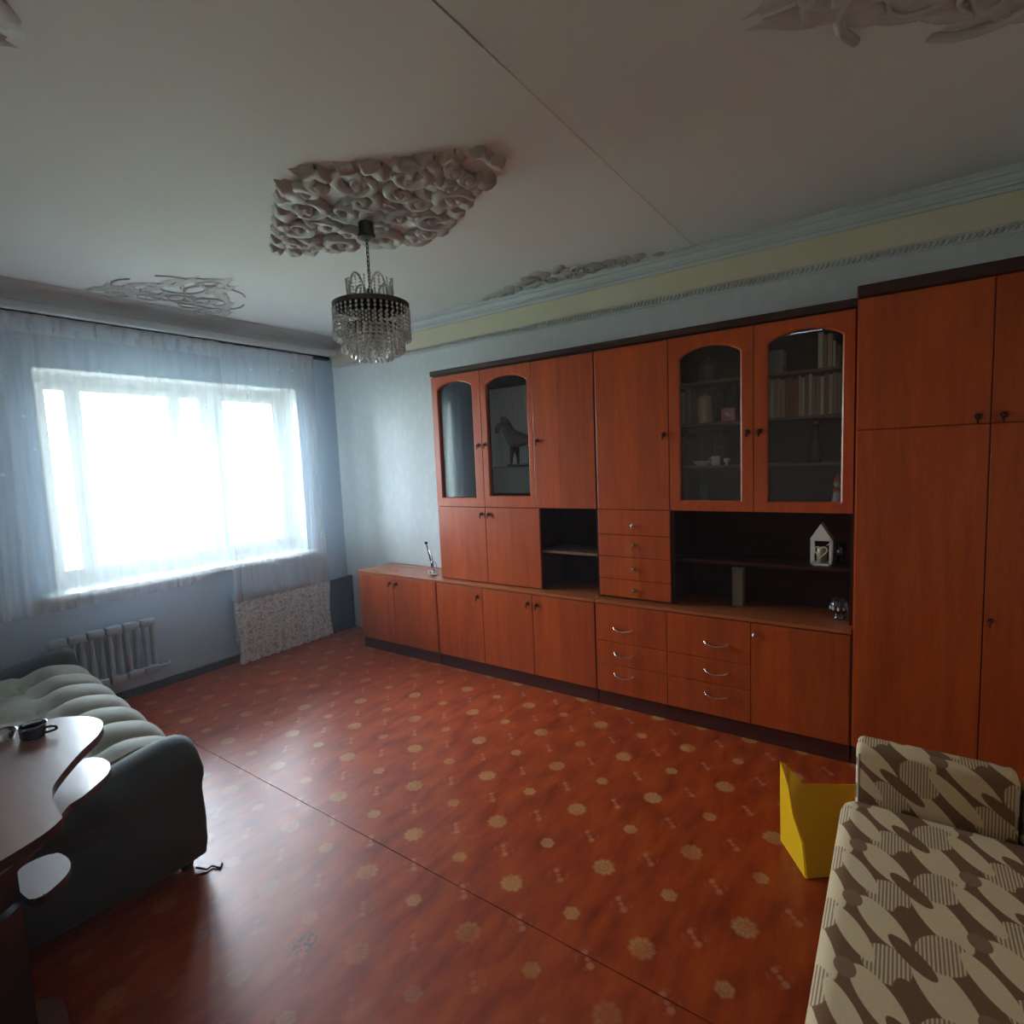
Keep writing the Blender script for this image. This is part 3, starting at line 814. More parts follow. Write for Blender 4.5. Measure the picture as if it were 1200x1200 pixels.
obj('foot_ring', lathe(BM(), [(.022, .0003), (.026, .0003), (.027, .003), (.021, .003)], 3.0, .875, 22, SH[0]), fig_w, t_, smooth=True)
def mug(x, y, z, r, h, mat, label, hy=1):
    t = thing('mug', label, 'mug', (x, y, z))
    obj('mug_body', lathe(BM(), [(0, .0005), (r * .85, .001), (r, .006), (r, h), (r * .9, h), (r * .88, .008), (0, .007)], x, y, 20, z), mat, t, smooth='auto')
    bm = BM(); tube(bm, [tuple(p) for p in catmull([(x, y + hy * (r - .001), z + h * .8), (x, y + hy * (r + .5 * r), z + h * .75), (x, y + hy * (r + .55 * r), z + h * .4), (x, y + hy * (r - .001), z + h * .22)], 4, False)], r * .12, 8)
    obj('handle', bm, mat, t, smooth=True); return t
mug(2.99, .798, SH[0], .021, .048, fig_w, 'small white mug beside the oval dish')
t_ = thing('egg_cup', 'tiny white cup right of the white mug', 'cup', (2.99, .742, SH[0]))
obj('cup_body', lathe(BM(), [(0, .0005), (.012, .001), (.006, .010), (.016, .02), (.017, .034), (.015, .034), (.005, .016), (0, .015)], 2.99, .742, 16, SH[0]), fig_w, t_, smooth=True)
obj('cup_content', lathe(BM(), [(.0145, .030), (.009, .036), (0, .038)], 2.99, .742, 16, SH[0]), beige, t_, smooth=True)
t_ = thing('figurine', 'thin silver stem ornament with two bright beads above the white mug', 'ornament', (3.03, .780, SH[0]))
bm = BM(); tube(bm, [(3.03, .79, SH[0]), (3.03, .785, SH[0] + .09), (3.028, .79, SH[0] + .15)], .002, 6); obj('stem', bm, M['chain'], t_, smooth=True)
bm = BM(); ball(bm, (3.028, .79, SH[0] + .145), .009, 8); ball(bm, (3.03, .786, SH[0] + .098), .009, 8); obj('bead', bm, M['silver'], t_, smooth=True)
obj('stem_foot', lathe(BM(), [(0, .0004), (.011, .0006), (.010, .004), (0, .006)], 3.03, .79, 12, SH[0]), M['chain'], t_, smooth=True)
t_ = thing('figurine', 'dark greenish figurine on the floor of the book cabinet', 'figurine', (3.05, .875, ZD + .012))
dkg = simple('dark_green_stone', (.07, .08, .06), .5, 0, 30, .3)
z = ZD + .012
obj('figure_body', lathe(BM(), [(0, .0005), (.030, .001), (.032, .02), (.018, .05), (.026, .08), (.020, .115), (.010, .125), (0, .126)], 3.05, .875, 14, z), dkg, t_, smooth=True)
bm = BM(); ball(bm, (3.05, .875, z + .145), .024, 10, (1, .9, 1.1)); obj('head', bm, dkg, t_, smooth=True)
t_ = thing('pebble', 'tiny white shell at the lower left corner of the book cabinet glass', 'shell', (2.97, .925, ZD + .012))
bm = BM(); ball(bm, (2.97, .925, ZD + .022), .011, 8, (1, 1.3, .8)); obj('shell_body', bm, fig_w, t_, smooth=True)
t_ = thing('jar', 'dim grey storage jar on the top shelf of the book cabinet', 'jar', (3.08, .855, SH[2]))
gj = simple('grey_green_glaze', (.12, .14, .13), .4, 0, 20, .2)
obj('jar_body', lathe(BM(), [(0, .0005), (.040, .001), (.052, .03), (.050, .09), (.035, .11), (0, .11)], 3.08, .855, 18, SH[2]), gj, t_, smooth=True)
obj('lid', lathe(BM(), [(.036, .111), (.034, .122), (.008, .13), (.008, .142), (0, .144)], 3.08, .855, 18, SH[2]), gj, t_, smooth=True)

# horse figurine in the mirrored compartment (skinned skeleton)
def skinned(name, verts, edges, radii, mat, parent, sub=1, root=0):
    off = wpos(parent); me = bpy.data.meshes.new(name); me.from_pydata([tuple(Vector(v) - off) for v in verts], edges, [])
    o = bpy.data.objects.new(name, me); C.objects.link(o); o.parent = parent
    s = o.modifiers.new('skin', 'SKIN'); ss = o.modifiers.new('sub', 'SUBSURF'); ss.levels = ss.render_levels = sub
    for i, r in enumerate(radii):
        me.skin_vertices[0].data[i].radius = (r, r)
    me.skin_vertices[0].data[root].use_root = True
    dg = bpy.context.evaluated_depsgraph_get(); ev = o.evaluated_get(dg); m2 = bpy.data.meshes.new_from_object(ev)
    o.modifiers.clear(); o.data = m2; m2.materials.clear(); m2.materials.append(mat)
    for p in m2.polygons: p.use_smooth = True
    return o
hm = simple('brown_stone', (.20, .13, .085), .4, 0, 20, .2)
ht = thing('horse_figurine', 'brown horse figurine with bowed head on the glass shelf', 'figurine', (3.06, 2.1, 1.436))
X_ = 3.06; Z_ = 1.4375
V = [(X_, 1.985, Z_ + .175), (X_, 2.075, Z_ + .165), (X_, 2.145, Z_ + .185), (X_, 2.185, Z_ + .245), (X_, 2.225, Z_ + .285), (X_, 2.262, Z_ + .270), (X_, 2.282, Z_ + .225),
     (X_ - .022, 2.135, Z_ + .10), (X_ - .022, 2.145, Z_ + .05), (X_ - .022, 2.145, Z_ + .008),
     (X_ + .022, 2.125, Z_ + .10), (X_ + .022, 2.12, Z_ + .05), (X_ + .022, 2.12, Z_ + .008),
     (X_ - .024, 1.975, Z_ + .11), (X_ - .024, 1.955, Z_ + .06), (X_ - .024, 1.965, Z_ + .008),
     (X_ + .024, 1.985, Z_ + .11), (X_ + .024, 1.965, Z_ + .06), (X_ + .024, 1.975, Z_ + .008),
     (X_, 1.945, Z_ + .165), (X_, 1.93, Z_ + .11), (X_, 1.93, Z_ + .06)]
E_ = [(0, 1), (1, 2), (2, 3), (3, 4), (4, 5), (5, 6), (2, 7), (7, 8), (8, 9), (2, 10), (10, 11), (11, 12), (0, 13), (13, 14), (14, 15), (0, 16), (16, 17), (17, 18), (0, 19), (19, 20), (20, 21)]
Rr = [.045, .040, .042, .034, .028, .022, .014, .018, .011, .010, .018, .011, .010, .022, .012, .010, .022, .012, .010, .014, .013, .006]
skinned('horse_body', V, E_, Rr, hm, ht, 2, 1)
bm = BM()
for k in range(7):
    p = Vector((X_, 2.155 + k * .014, Z_ + .235 + .075 * sin(min(1, k / 5) * pi / 2)))
    ball(bm, p + Vector((0, -.012, .010)), .015, 6, (.5, 1, 1.3))
obj('mane', bm, hm, ht, smooth=True)
bm = BM(); box(bm, X_ - .04, X_ + .04, 1.93, 2.17, Z_ - .0012, Z_ + .012, .003); obj('figure_base', bm, hm, ht)

# silver desk ornament on the short cabinet
so = thing('desk_ornament', 'spindly silver ornament with a slanting rod on the low cabinet by the window', 'ornament', (2.97, 2.86, ZC))
obj('ornament_base', lathe(BM(), [(0, .0005), (.032, .001), (.034, .008), (.022, .016), (.012, .022), (0, .024)], 2.97, 2.86, 18, ZC), M['silver'], so, smooth='auto')
bm = BM(); tube(bm, [(2.97, 2.85, ZC + .012), (2.985, 2.925, ZC + .225)], .0065, 8); ball(bm, (2.986, 2.932, ZC + .238), .014, 8, (1, 1, .8)); obj('rod', bm, M['black'], so, smooth=True)
bm = BM(); tube(bm, [(2.97, 2.865, ZC + .015), (2.96, 2.845, ZC + .08), (2.965, 2.86, ZC + .14), (2.975, 2.90, ZC + .20)], .0045, 8)
tube(bm, [(2.97 + .0, 2.85 + .030 * cos(a), ZC + .075 + .030 * sin(a)) for a in [2 * pi * k / 16 for k in range(16)]], .003, 6, closed=True)
obj('wire_scroll', bm, M['silver'], so, smooth=True)
bm = BM(); ball(bm, (2.965, 2.885, ZC + .014), .013, 8); ball(bm, (2.95, 2.835, ZC + .03), .010, 8); obj('bead', bm, M['silver'], so, smooth=True)

# little white house lantern
hl = thing('house_lantern', 'small white house-shaped lantern with a cut-out front on the niche shelf', 'lantern', (3.05, .312, .904))
whm = simple('white_lantern_paint', (.72, .69, .62), .5, 0, 30, .05); gold = simple('gold_glass', (.42, .36, .16), .4, .2, 40, .2)
z = .904; y0, y1, x0, x1 = .268, .357, 3.005, 3.09; zr = z + .128
bm = BM()
for yy in (y0, y1 - .009): box(bm, x0, x0 + .006, yy, yy + .009, z + .0005, zr); box(bm, x1 - .006, x1, yy, yy + .009, z + .0005, zr)
box(bm, x0, x1, y0, y1, z + .0005, z + .010); box(bm, x0, x1, y0, y1, zr - .006, zr)
obj('lantern_frame', bm, whm, hl)
bm = BM(); ap = ((y0 + y1) / 2, zr + .078)
extr = [(y0 - .003, zr), (y1 + .003, zr), ap]
A = [bm.verts.new((x0 - .002, *p)) for p in extr]; Bq = [bm.verts.new((x1 + .002, *p)) for p in extr]
bm.faces.new(A); bm.faces.new(Bq[::-1])
for i in range(3): bm.faces.new((A[i], A[(i + 1) % 3], Bq[(i + 1) % 3], Bq[i]))
obj('roof', bm, whm, hl)
bm = BM()   # heart-shaped fretwork
hp = []
for k in range(24):
    a = 2 * pi * k / 24; hp.append((x0 + .003, (y0 + y1) / 2 + .0017 * 16 * sin(a) ** 3, z + .070 + .0019 * (13 * cos(a) - 5 * cos(2 * a) - 2 * cos(3 * a) - cos(4 * a))))
tube(bm, hp, .0032, 6, closed=True)
tube(bm, [(x0 + .003, y0 + .008, z + .11), (x0 + .003, y0 + .02, z + .10)], .002, 6); tube(bm, [(x0 + .003, y1 - .008, z + .11), (x0 + .003, y1 - .02, z + .10)], .002, 6)
obj('fretwork', bm, whm, hl, smooth=True)
obj('candle', lathe(BM(), [(0, .011), (.022, .011), (.022, .075), (.018, .085), (0, .086)], 3.048, .312, 16, z), gold, hl, smooth=True)

t_ = thing('book_box', 'narrow grey-brown box standing under the niche shelf', 'box', (3.09, .71, ZC))
gb = simple('grey_brown_card', (.19, .15, .09), .6, 0, 14, .2)
obj('box_body', bx(3.06, 3.12, .682, .738, ZC + .0005, ZC + .185, .003), gb, t_)
obj('lid', bx(3.058, 3.122, .680, .740, ZC + .185, ZC + .215, .003), gb, t_)
t_ = thing('crystal_bowl', 'cut-glass bowl in the lower right corner of the open niche', 'bowl', (3.04, .235, ZC))
obj('bowl_body', lathe(BM(), [(0, .0005), (.024, .001), (.026, .008), (.016, .016), (.034, .045), (.044, .095), (.041, .096), (.031, .046), (.010, .022), (0, .021)], 3.04, .235, 22, ZC), M['clear'], t_, smooth=True)
bm = BM()
for k in range(10): ball(bm, (3.04 + .037 * cos(k * .628), .235 + .037 * sin(k * .628), ZC + .055), .006, 6, (1, 1, 1.6))
obj('cut_facets', bm, M['crystal'], t_, smooth=True)
t_ = thing('cup', 'faint small glass in the niche behind the house lantern', 'glass', (3.12, .235, .904))
obj('glass_body', lathe(BM(), [(0, .0005), (.020, .001), (.024, .10), (.0225, .10), (.0185, .006), (0, .005)], 3.12, .235, 18, .904), M['clear'], t_, smooth=True)

# ================================================================== CEILING ORNAMENTS
def scroll_bm(bm, cx, cy, R, turns, dirn, start, h, zc):
    """C-scroll: tapering ridge lying on the ceiling, curling into a boss"""
    pts = []; rad = []; n = 22
    for i in range(n):
        s = i / (n - 1); r = R * (1 - .80 * s); a = start + dirn * turns * 2 * pi * s
        rr = h * (.45 + .75 * sin(pi * min(1, s * 1.2 + .12)) ) * .62
        pts.append((cx + r * cos(a), cy + r * sin(a), zc - h * (.15 + .45 * s))); rad.append(max(.003, rr * (1 - .35 * s)))
    tube(bm, pts, rad, 7)
    ball(bm, (cx + R * .12 * cos(a), cy + R * .12 * sin(a), zc - h * .55), h * .55, 8)
def leaf_bm(bm, x, y, ang, L, wd_, h, zc):
    """pointed plaster leaf: raised rib, curled tip"""
    n = 7; rows = []
    d = Vector((cos(ang), sin(ang), 0)); s_ = Vector((-sin(ang), cos(ang), 0))
    for i in range(n):
        t_ = i / (n - 1); ww_ = wd_ * (sin(pi * min(1, t_ * .85 + .12)) ** .8) * (1.12 if i % 2 else .86)
        if i == n - 1: ww_ = wd_ * .08
        p = Vector((x, y, zc)) + d * L * t_; zz_ = h * (.35 + .65 * sin(pi * t_ * .9))
        rows.append([bm.verts.new(p + s_ * ww_), bm.verts.new(p + s_ * ww_ * .5 - Vector((0, 0, zz_))), bm.verts.new(p - Vector((0, 0, zz_ * .62))), bm.verts.new(p - s_ * ww_ * .5 - Vector((0, 0, zz_))), bm.verts.new(p - s_ * ww_)])
    for a, b in zip(rows, rows[1:]):
        for k in range(4): bm.faces.new((a[k], a[k + 1], b[k + 1], b[k]))
def rosette(name, label, cx, cy, a, b, h, rot=0, half=False, centre=True, seed=1, clip=None):
    """diamond-shaped rosette: long half-axis a (local u), short half-axis b (local v)"""
    t = thing(name, label, 'ceiling rosette', (cx, cy, H))
    rnd = random.Random(seed)
    def to(u, v): return (cx + u * cos(rot) - v * sin(rot), cy + u * sin(rot) + v * cos(rot))
    SC = [(.24, .60, .27, 1.35, 1), (.50, .36, .24, 1.3, -1), (.74, .10, .11, 1.2, 1), (.10, .30, .20, 1.2, -1), (.33, .14, .15, 1.1, 1), (.06, .84, .13, 1.1, 1), (.60, .08, .10, 1.0, -1)]
    for su in (1, -1):
        for sv in ((1,) if half else (1, -1)):
            for (u, v, r, tn, dr) in SC:
                x, y = to(u * a * su, v * b * sv)
                bm = BM(); st = math.atan2(sv, su) + rot + rnd.uniform(-.3, .3)
                scroll_bm(bm, x, y, r * b * 1.05, tn, dr * su * sv, st, h, H)
                if clip: 
                    for vt in bm.verts: vt.co.x = min(vt.co.x, clip[0]); vt.co.y = min(vt.co.y, clip[1])
                obj('scroll', bm, M['ornament'], t, smooth=True)
            # leaves following the outline, pointing outwards along the edge
            L_ = []
            for k in range(7):
                s = (k + .4) / 7; u, v = s * .97, (1 - s) * .95
                L_.append((u, v, math.atan2(1.1 * b, a * .55) * 0 + rnd.uniform(-.2, .9), .15 * a * (1.05 - .4 * s), .26 * b * (1 - .55 * s)))
            for k in range(9):
                s = rnd.uniform(.08, .8); q = rnd.uniform(.1, .8) * (1 - s)
                L_.append((s, q, rnd.uniform(-.6, 1.2), .13 * a, .16 * b))
            for (u, v, an, L, wq) in L_:
                x, y = to(u * a * su, v * b * sv); dx, dy = cos(an) * su, sin(an) * sv
                ang = math.atan2(dy, dx) + rot
                bm = BM(); leaf_bm(bm, x, y, ang, L, wq, h * rnd.uniform(.6, 1.0), H)
                if clip:
                    for vt in bm.verts: vt.co.x = min(vt.co.x, clip[0]); vt.co.y = min(vt.co.y, clip[1])
                obj('leaf', bm, M['ornament'], t, smooth=True, normals=False)
    if centre:
        obj('medallion', lathe(BM(), [(0, -.030), (.05, -.032), (.062, -.022), (.095, -.030), (.115, -.020), (.135, -.026), (.15, 0), (0, 0)], cx, cy, 36, H), M['ornament'], t, smooth='auto')
    return t
rosette('ceiling_rosette', 'large diamond-shaped plaster rosette round the chandelier', 1.745, 1.93,   .71, .350, .042, rot=pi / 2, seed=2)
rosette('ceiling_rosette', 'half rosette of thin plaster scrolls on the ceiling by the window pelmet', 1.76, 4.00, .42, .70, .012, rot=pi, half=True, centre=False, seed=3, clip=(9, 4.04))
rosette('ceiling_rosette', 'narrow plaster scroll ornament on the ceiling edge above the glazed cabinets', 3.16, 1.76, .66, .19, .018, rot=pi / 2, half=True, centre=False, seed=4, clip=(3.22, 9))
rosette('ceiling_rosette', 'plaster scroll ornament cut off by the top right of the photo', 1.68, -.41, .52, .66, .028, rot=0, half=True, centre=False, seed=5)
rosette('ceiling_rosette', 'plaster ornament whose tip shows in the top left corner', .05, 1.84, .60, .42, .022, rot=-pi / 2, half=True, centre=False, seed=6)

# ================================================================== CHANDELIER
cx, cy = 1.762, 1.99
ch = thing('chandelier', 'two-tier crystal bead chandelier hanging from the central rosette', 'chandelier', (cx, cy, 1.97))
obj('canopy', lathe(BM(), [(0, -.032), (.030, -.032), (.034, -.036), (.034, -.085), (.040, -.088), (.040, -.100), (.020, -.106), (0, -.106)], cx, cy, 24, H), M['chain'], ch, smooth='auto')
bm = BM(); nl = 11; zt_, zb_ = H - .104, 2.285
for i in range(nl):
    zc = zt_ - (i + .5) * (zt_ - zb_) / nl; hh = (zt_ - zb_) / nl * .66
    pts = [((.006 * cos(a) if i % 2 else 0) + cx, (0 if i % 2 else .006 * cos(a)) + cy, zc + hh * sin(a)) for a in [2 * pi * k / 10 for k in range(10)]]
    tube(bm, pts, .0022, 5, closed=True)
obj('chain', bm, M['chain'], ch, smooth=True)
bm = BM(); tube(bm, [(cx, cy, 2.29), (cx, cy, 2.06)], .006, 8); ball(bm, (cx, cy, 2.27), .015, 8)
for k in range(3):
    a = k * 2 * pi / 3; tube(bm, [(cx, cy, 2.195), (cx + .168 * cos(a), cy + .168 * sin(a), 2.195)], .004, 6)
lathe(bm, [(0, -.02), (.045, -.02), (.055, 0), (.05, .02), (.02, .035), (0, .035)], cx, cy, 16, 2.15)
obj('stem', bm, M['chain'], ch, smooth='auto')
obj('ring_band', lathe(BM(), [(.166, -.010), (.170, -.010), (.172, .010), (.168, .012), (.164, .010), (.166, -.010)], cx, cy, 48, 2.20), M['chain'], ch, smooth='auto')
obj('ring_band', lathe(BM(), [(.118, -.005), (.122, -.005), (.122, .005), (.118, .005), (.118, -.005)], cx, cy, 40, 2.11), M['chain'], ch, smooth='auto')
# arches of the crown
for k in range(6):
    a0 = k * pi / 3 + .2; bm = BM(); pts = []
    for i in range(13):
        s = i / 12; a = a0 + (s - .5) * .85; z = 2.205 + .118 * sin(pi * s) ** .45
        pts.append((cx + .102 * cos(a), cy + .102 * sin(a), z))
    tube(bm, pts, .0042, 6); obj('arch', bm, M['crystal'], ch, smooth=True)
def strand(n, pitch, r, drop=True):
    bm = BM()
    for i in range(n):
        c = Vector((0, 0, -(i + .5) * pitch)); q = r
        t6 = [c + Vector(v) for v in ((q, 0, 0), (0, q, 0), (-q, 0, 0), (0, -q, 0), (0, 0, q * 1.2), (0, 0, -q * 1.2))]
        vs = [bm.verts.new(v) for v in t6]
        for k in range(4): bm.faces.new((vs[k], vs[(k + 1) % 4], vs[4])); bm.faces.new((vs[(k + 1) % 4], vs[k], vs[5]))
    if drop: ball(bm, (0, 0, -n * pitch - r * 1.3), r * 1.1, 6, (1, 1, 1.6))
    return bm
def ring_of(n, rad, z, beads, pitch, r, off=0):
    first = None
    for k in range(n):
        a = off + 2 * pi * k / n; p = Vector((cx + rad * cos(a), cy + rad * sin(a), z)) - ch.location
        if first is None: first = obj('bead_strand', strand(beads, pitch, r), M['crystal'], ch, local=True); first.location = p
        else: dup_part(first, ch, p, (0, 0, a))
ring_of(40, .168, 2.190, 7, .0175, .0074)
ring_of(30, .138, 2.155, 8, .0175, .0074, .05)
ring_of(26, .118, 2.108, 6, .0175, .0076, .1)
ring_of(18, .080, 2.070, 5, .0175, .0076)
ring_of(30, .102, 2.315, 8, .0140, .0052)

# ================================================================== GREY-GREEN SOFA (left)
sf = thing('sofa', 'grey-green velvet sofa with tufted seat beside the curved table', 'sofa', (.46, 3.05, 0), radians(-5))
LS = -.92; LN = .95        # local y of the near end and far end (near end negative)
def seat_bm():
    bm = BM(); nu, nv = 150, 44; rows = []
    y0, y1 = -.78, .80; x0, x1 = -.34, .53
    for i in range(nu + 1):
        y = y0 + (y1 - y0) * i / nu; row = []
        # profile: flat seat, then front roll curving down
        for j in range(nv + 1):
            s = j / nv
            if s < .62:
                x = x0 + (x1 - .10 - x0) * (s / .62); z = .425; nrm = (0, 1); roll = 0
            else:
                q = (s - .62) / .38 * radians(150); x = x1 - .10 + .085 * sin(q) * 1.15; z = .335 + .09 * cos(q) + 0; nrm = (sin(q), cos(q)); roll = 1
            ph = (y - y0) / .2257
            groove = abs(sin(pi * ph))
            if x > .24:    # radiating pleats of the front roll
                k = min(1, (x - .24) / .06)
                z += k * .048 * (groove ** .55 - .4) * (1 if not roll else max(0, nrm[1]) ** .6)
                if roll: x += .014 * groove ** .6
                z += .028 * math.exp(-((x - .36) / .09) ** 2)
            else:          # diamond tufting
                a = (y - y0) / .2257 + (x - x0) / .26; b_ = (y - y0) / .2257 - (x - x0) / .26
                g = min(abs(sin(pi * a / 2 * 1)), abs(sin(pi * b_ / 2)))
                z += .040 * (g ** .5 - .6)
            row.append(bm.verts.new((x, y, z)))
        row.append(bm.verts.new((x1 - .04, y, .14))); row.append(bm.verts.new((x0, y, .14)))
        rows.append(row)
    m = len(rows[0])
    for a, b in zip(rows, rows[1:]):
        for k in range(m): bm.faces.new((a[k], a[(k + 1) % m], b[(k + 1) % m], b[k]))
    bm.faces.new(rows[0][::-1]); bm.faces.new(rows[-1]); return bm
obj('seat', seat_bm(), M['velvet'], sf, smooth='auto', local=True)
def arm_bm(yc, sgn):
    """yc inner side; sgn -1 outer side towards -y. Loft along x."""
    bm = BM(); secs = []
    xs = [-.50, -.30, -.07, .11, .27, .38, .455, .50, .512]
    tops = [.44, .445, .455, .465, .485, .510, .525, .515, .49]
    for x, zt2 in zip(xs, tops):
        k = max(0, (x - .38) / .132); sh = .035 * k * k
        wdt = .165 - .02 * (x < -.4); bulge = .035
        pr_ = [(0, .14), (0, .30), (-.002, zt2 - .07), (.014, zt2 - .018), (.05, zt2 + .004), (.10, zt2), (.145 + bulge * .6, zt2 - .035), (.15 + bulge, zt2 - .085),
               (.132 + bulge * .4, zt2 - .15), (.125 + bulge, .26), (.12 + bulge, .15), (.105 + bulge * .5, .05), (.10, .03), (0, .03)]
        secs.append([bm.verts.new((x, yc + sgn * (p[0] * (1 - .25 * k * k) + sh), max(.02, p[1] + (.02 * k * k if p[1] < .2 else -.02 * k * k)))) for p in pr_])
    n = len(secs[0])
    for a, b in zip(secs, secs[1:]):
        for i in range(n): bm.faces.new((a[i], a[(i + 1) % n], b[(i + 1) % n], b[i]))
    bm.faces.new(secs[0][::-1]); bm.faces.new(secs[-1])
    bmesh.ops.recalc_face_normals(bm, faces=bm.faces)
    bmesh.ops.subdivide_edges(bm, edges=bm.edges[:], cuts=1, smooth=.6, use_grid_fill=True)
    return bm
obj('armrest', arm_bm(-.775, -1), M['velvet_dark'], sf, smooth=True, local=True, label='dark grey rolled arm at the near end')
obj('armrest', arm_bm(.795, 1), M['velvet_dark'], sf, smooth=True, local=True)
bm = BM(); box(bm, -.56, -.33, -.78, .80, .14, .82, .08, 4); obj('backrest', bm, M['velvet'], sf, smooth='auto', local=True)
bm = BM(); tube(bm, [(-.30, -.785, .452), (.1, -.787, .472), (.25, -.790, .480), (.36, -.794, .500), (.42, -.81, .50)], .007, 8)
obj('piping', bm, M['piping'], sf, smooth=True, local=True, label='pale welt along the near arm')
obj('base_frame', bx(-.50, .47, -.80, .82, .04, .139, .004), M['velvet_dark'], sf, local=True)
for (x, y) in ((.46, -.84), (.46, .86), (-.46, -.84), (-.46, .86)):
    obj('foot', lathe(BM(), [(0, .0005), (.020, .001), (.026, .025), (.024, .042), (0, .042)], x, y, 14), M['black'], sf, smooth=True, local=True)
o = obj('loose_thread', tube(BM(), [(.475, -.885, .012), (.50, -.92, .006), (.52, -.915, .006), (.535, -.95, .004), (.55, -.93, .004)], .004, 6), M['black'], sf, local=True, smooth=True, label='frayed dark thread at the foot')

# ================================================================== CURVED TIERED TABLE (left foreground)
tb = thing('side_table', 'dark polished table with wave-edged tiers in front of the grey sofa', 'table', (.15, 1.72, 0))
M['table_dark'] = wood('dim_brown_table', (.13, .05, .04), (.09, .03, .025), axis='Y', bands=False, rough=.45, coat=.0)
def tier(name, pts, z1, th, per=7):
    poly = [(p.x, p.y) for p in catmull([(a, b, 0) for a, b in pts], per)]
    bm = prism(BM(), poly, z1 - th, z1)
    es = [e for e in bm.edges if abs(e.verts[0].co.z - e.verts[1].co.z) < 1e-6 and e.verts[0].co.z > z1 - 1e-4]
    bmesh.ops.bevel(bm, geom=es, offset=.003, segments=2, affect='EDGES')
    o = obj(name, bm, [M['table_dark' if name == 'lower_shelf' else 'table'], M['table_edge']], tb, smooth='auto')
    for p in o.data.polygons:
        if abs(p.normal.z) < .3: p.material_index = 1
    return o
tier('table_top', [(.05, 1.37), (.16, 1.392), (.24, 1.413), (.300, 1.437), (.333, 1.462), (.342, 1.478), (.345, 1.52), (.352, 1.58), (.370, 1.64), (.412, 1.708), (.470, 1.785), (.530, 1.855), (.565, 1.925), (.570, 1.99), (.545, 2.06), (.49, 2.115), (.40, 2.14),
                   (.2, 2.13), (-.02, 2.08), (-.16, 1.95), (-.20, 1.72), (-.15, 1.50), (-.05, 1.40)], .75, .022)
tier('middle_shelf', [(.05, 1.50), (.20, 1.56), (.33, 1.66), (.40, 1.745), (.43, 1.783), (.465, 1.800), (.505, 1.832), (.548, 1.873), (.572, 1.930), (.572, 1.99), (.545, 2.035), (.48, 2.05), (.30, 2.04), (.05, 2.0), (-.10, 1.85), (-.12, 1.65), (-.05, 1.53)], .62, .020)
tier('lower_shelf', [(.33, 1.79), (.345, 1.778), (.366, 1.779), (.414, 1.814), (.436, 1.862), (.436, 1.92), (.42, 1.955), (.37, 1.965), (.34, 1.94), (.325, 1.87)], .42, .020)
tier('base_board', [(.05, 1.60), (.22, 1.65), (.34, 1.74), (.38, 1.82), (.36, 1.92), (.2, 1.96), (.02, 1.93), (-.08, 1.80), (-.06, 1.66)], .045, .045)
for z0, z1 in ((.045, .40), (.42, .60), (.62, .728)):
    obj('upright', prism(BM(), [(-.02, 1.74), (.24, 1.76), (.32, 1.82), (.30, 1.90), (-.02, 1.90)], z0, z1), M['table_edge'], tb)
# cup on the table
cp = thing('cup', 'dark blue cup with a glass rim on the curved table', 'cup', (.425, 2.01, .75))
obj('cup_body', lathe(BM(), [(0, .0005), (.026, .001), (.030, .006), (.031, .030), (.028, .030), (.026, .008), (0, .007)], .425, 2.01, 22, .75), M['cup'], cp, smooth='auto')
obj('glass_rim', lathe(BM(), [(.0305, .030), (.034, .038), (.032, .038), (.0285, .030), (.0305, .030)], .425, 2.01, 22, .75), M['clear'], cp, smooth=True)
bm = BM(); tube(bm, [tuple(p) for p in catmull([(.445, 1.987, .775), (.462, 1.968, .778), (.466, 1.964, .768), (.445, 1.987, .760)], 4, False)], .0035, 7); obj('handle', bm, M['cup'], cp, smooth=True)
t_ = thing('glass_ashtray', 'small clear glass dish touching the dark blue cup', 'dish', (.392, 2.045, .75))
obj('dish_body', lathe(BM(), [(0, .0005), (.022, .001), (.030, .028), (.027, .028), (.020, .006), (0, .005)], .372, 2.062, 20, .75), M['clear'], t_, smooth=True)

# ================================================================== PATTERNED SOFA (right foreground)
sr = thing('sofa_bed', 'brown and cream patterned sofa in the right foreground', 'sofa', (1.0, -.3, 0))
def soft_box(x0, x1, y0, y1, z0, z1, r, seg=4, puff=0):
    bm = bx(x0, x1, y0, y1, z0, z1, r, seg=seg)
    if puff:
        bmesh.ops.subdivide_edges(bm, edges=[e for e in bm.edges if e.calc_length() > .1], cuts=5, use_grid_fill=True)
        for v in bm.verts:
            u = (v.co.x - x0) / (x1 - x0); w_ = (v.co.y - y0) / (y1 - y0)
            if v.co.z > (z0 + z1) / 2: v.co.z += puff * (max(0, sin(pi * u)) ** .4 * max(0, sin(pi * w_)) ** .4)
    return bm
obj('seat', soft_box(.12, 1.83, -.72, .128, .20, .445, .045, 5, .008), M['fabric'], sr, smooth=True)
obj('base_frame', bx(.14, 1.88, -.84, .09, .06, .199, .004), M['dark_wood'], sr)
obj('armrest', soft_box(1.835, 1.925, -.270, .094, .20, .598, .020, 4), M['fabric'], sr, smooth='auto')
obj('armrest', soft_box(1.840, 1.925, -.72, -.276, .20, .585, .022, 4), M['fabric'], sr, smooth='auto')
obj('backrest', soft_box(.12, 1.925, -.88, -.725, .20, .82, .04, 4), M['fabric'], sr, smooth='auto')
bm = BM()
for y0_, y1_ in ((-.262, .086),):
    tube(bm, [(1.838, y1_, .26), (1.838, y1_ + .001, .57), (1.842, y1_ - .01, .588), (1.842, y0_ + .01, .588), (1.838, y0_, .57), (1.838, y0_, .46)], .0025, 6)
obj('piping', bm, M['piping'], sr, smooth=True)
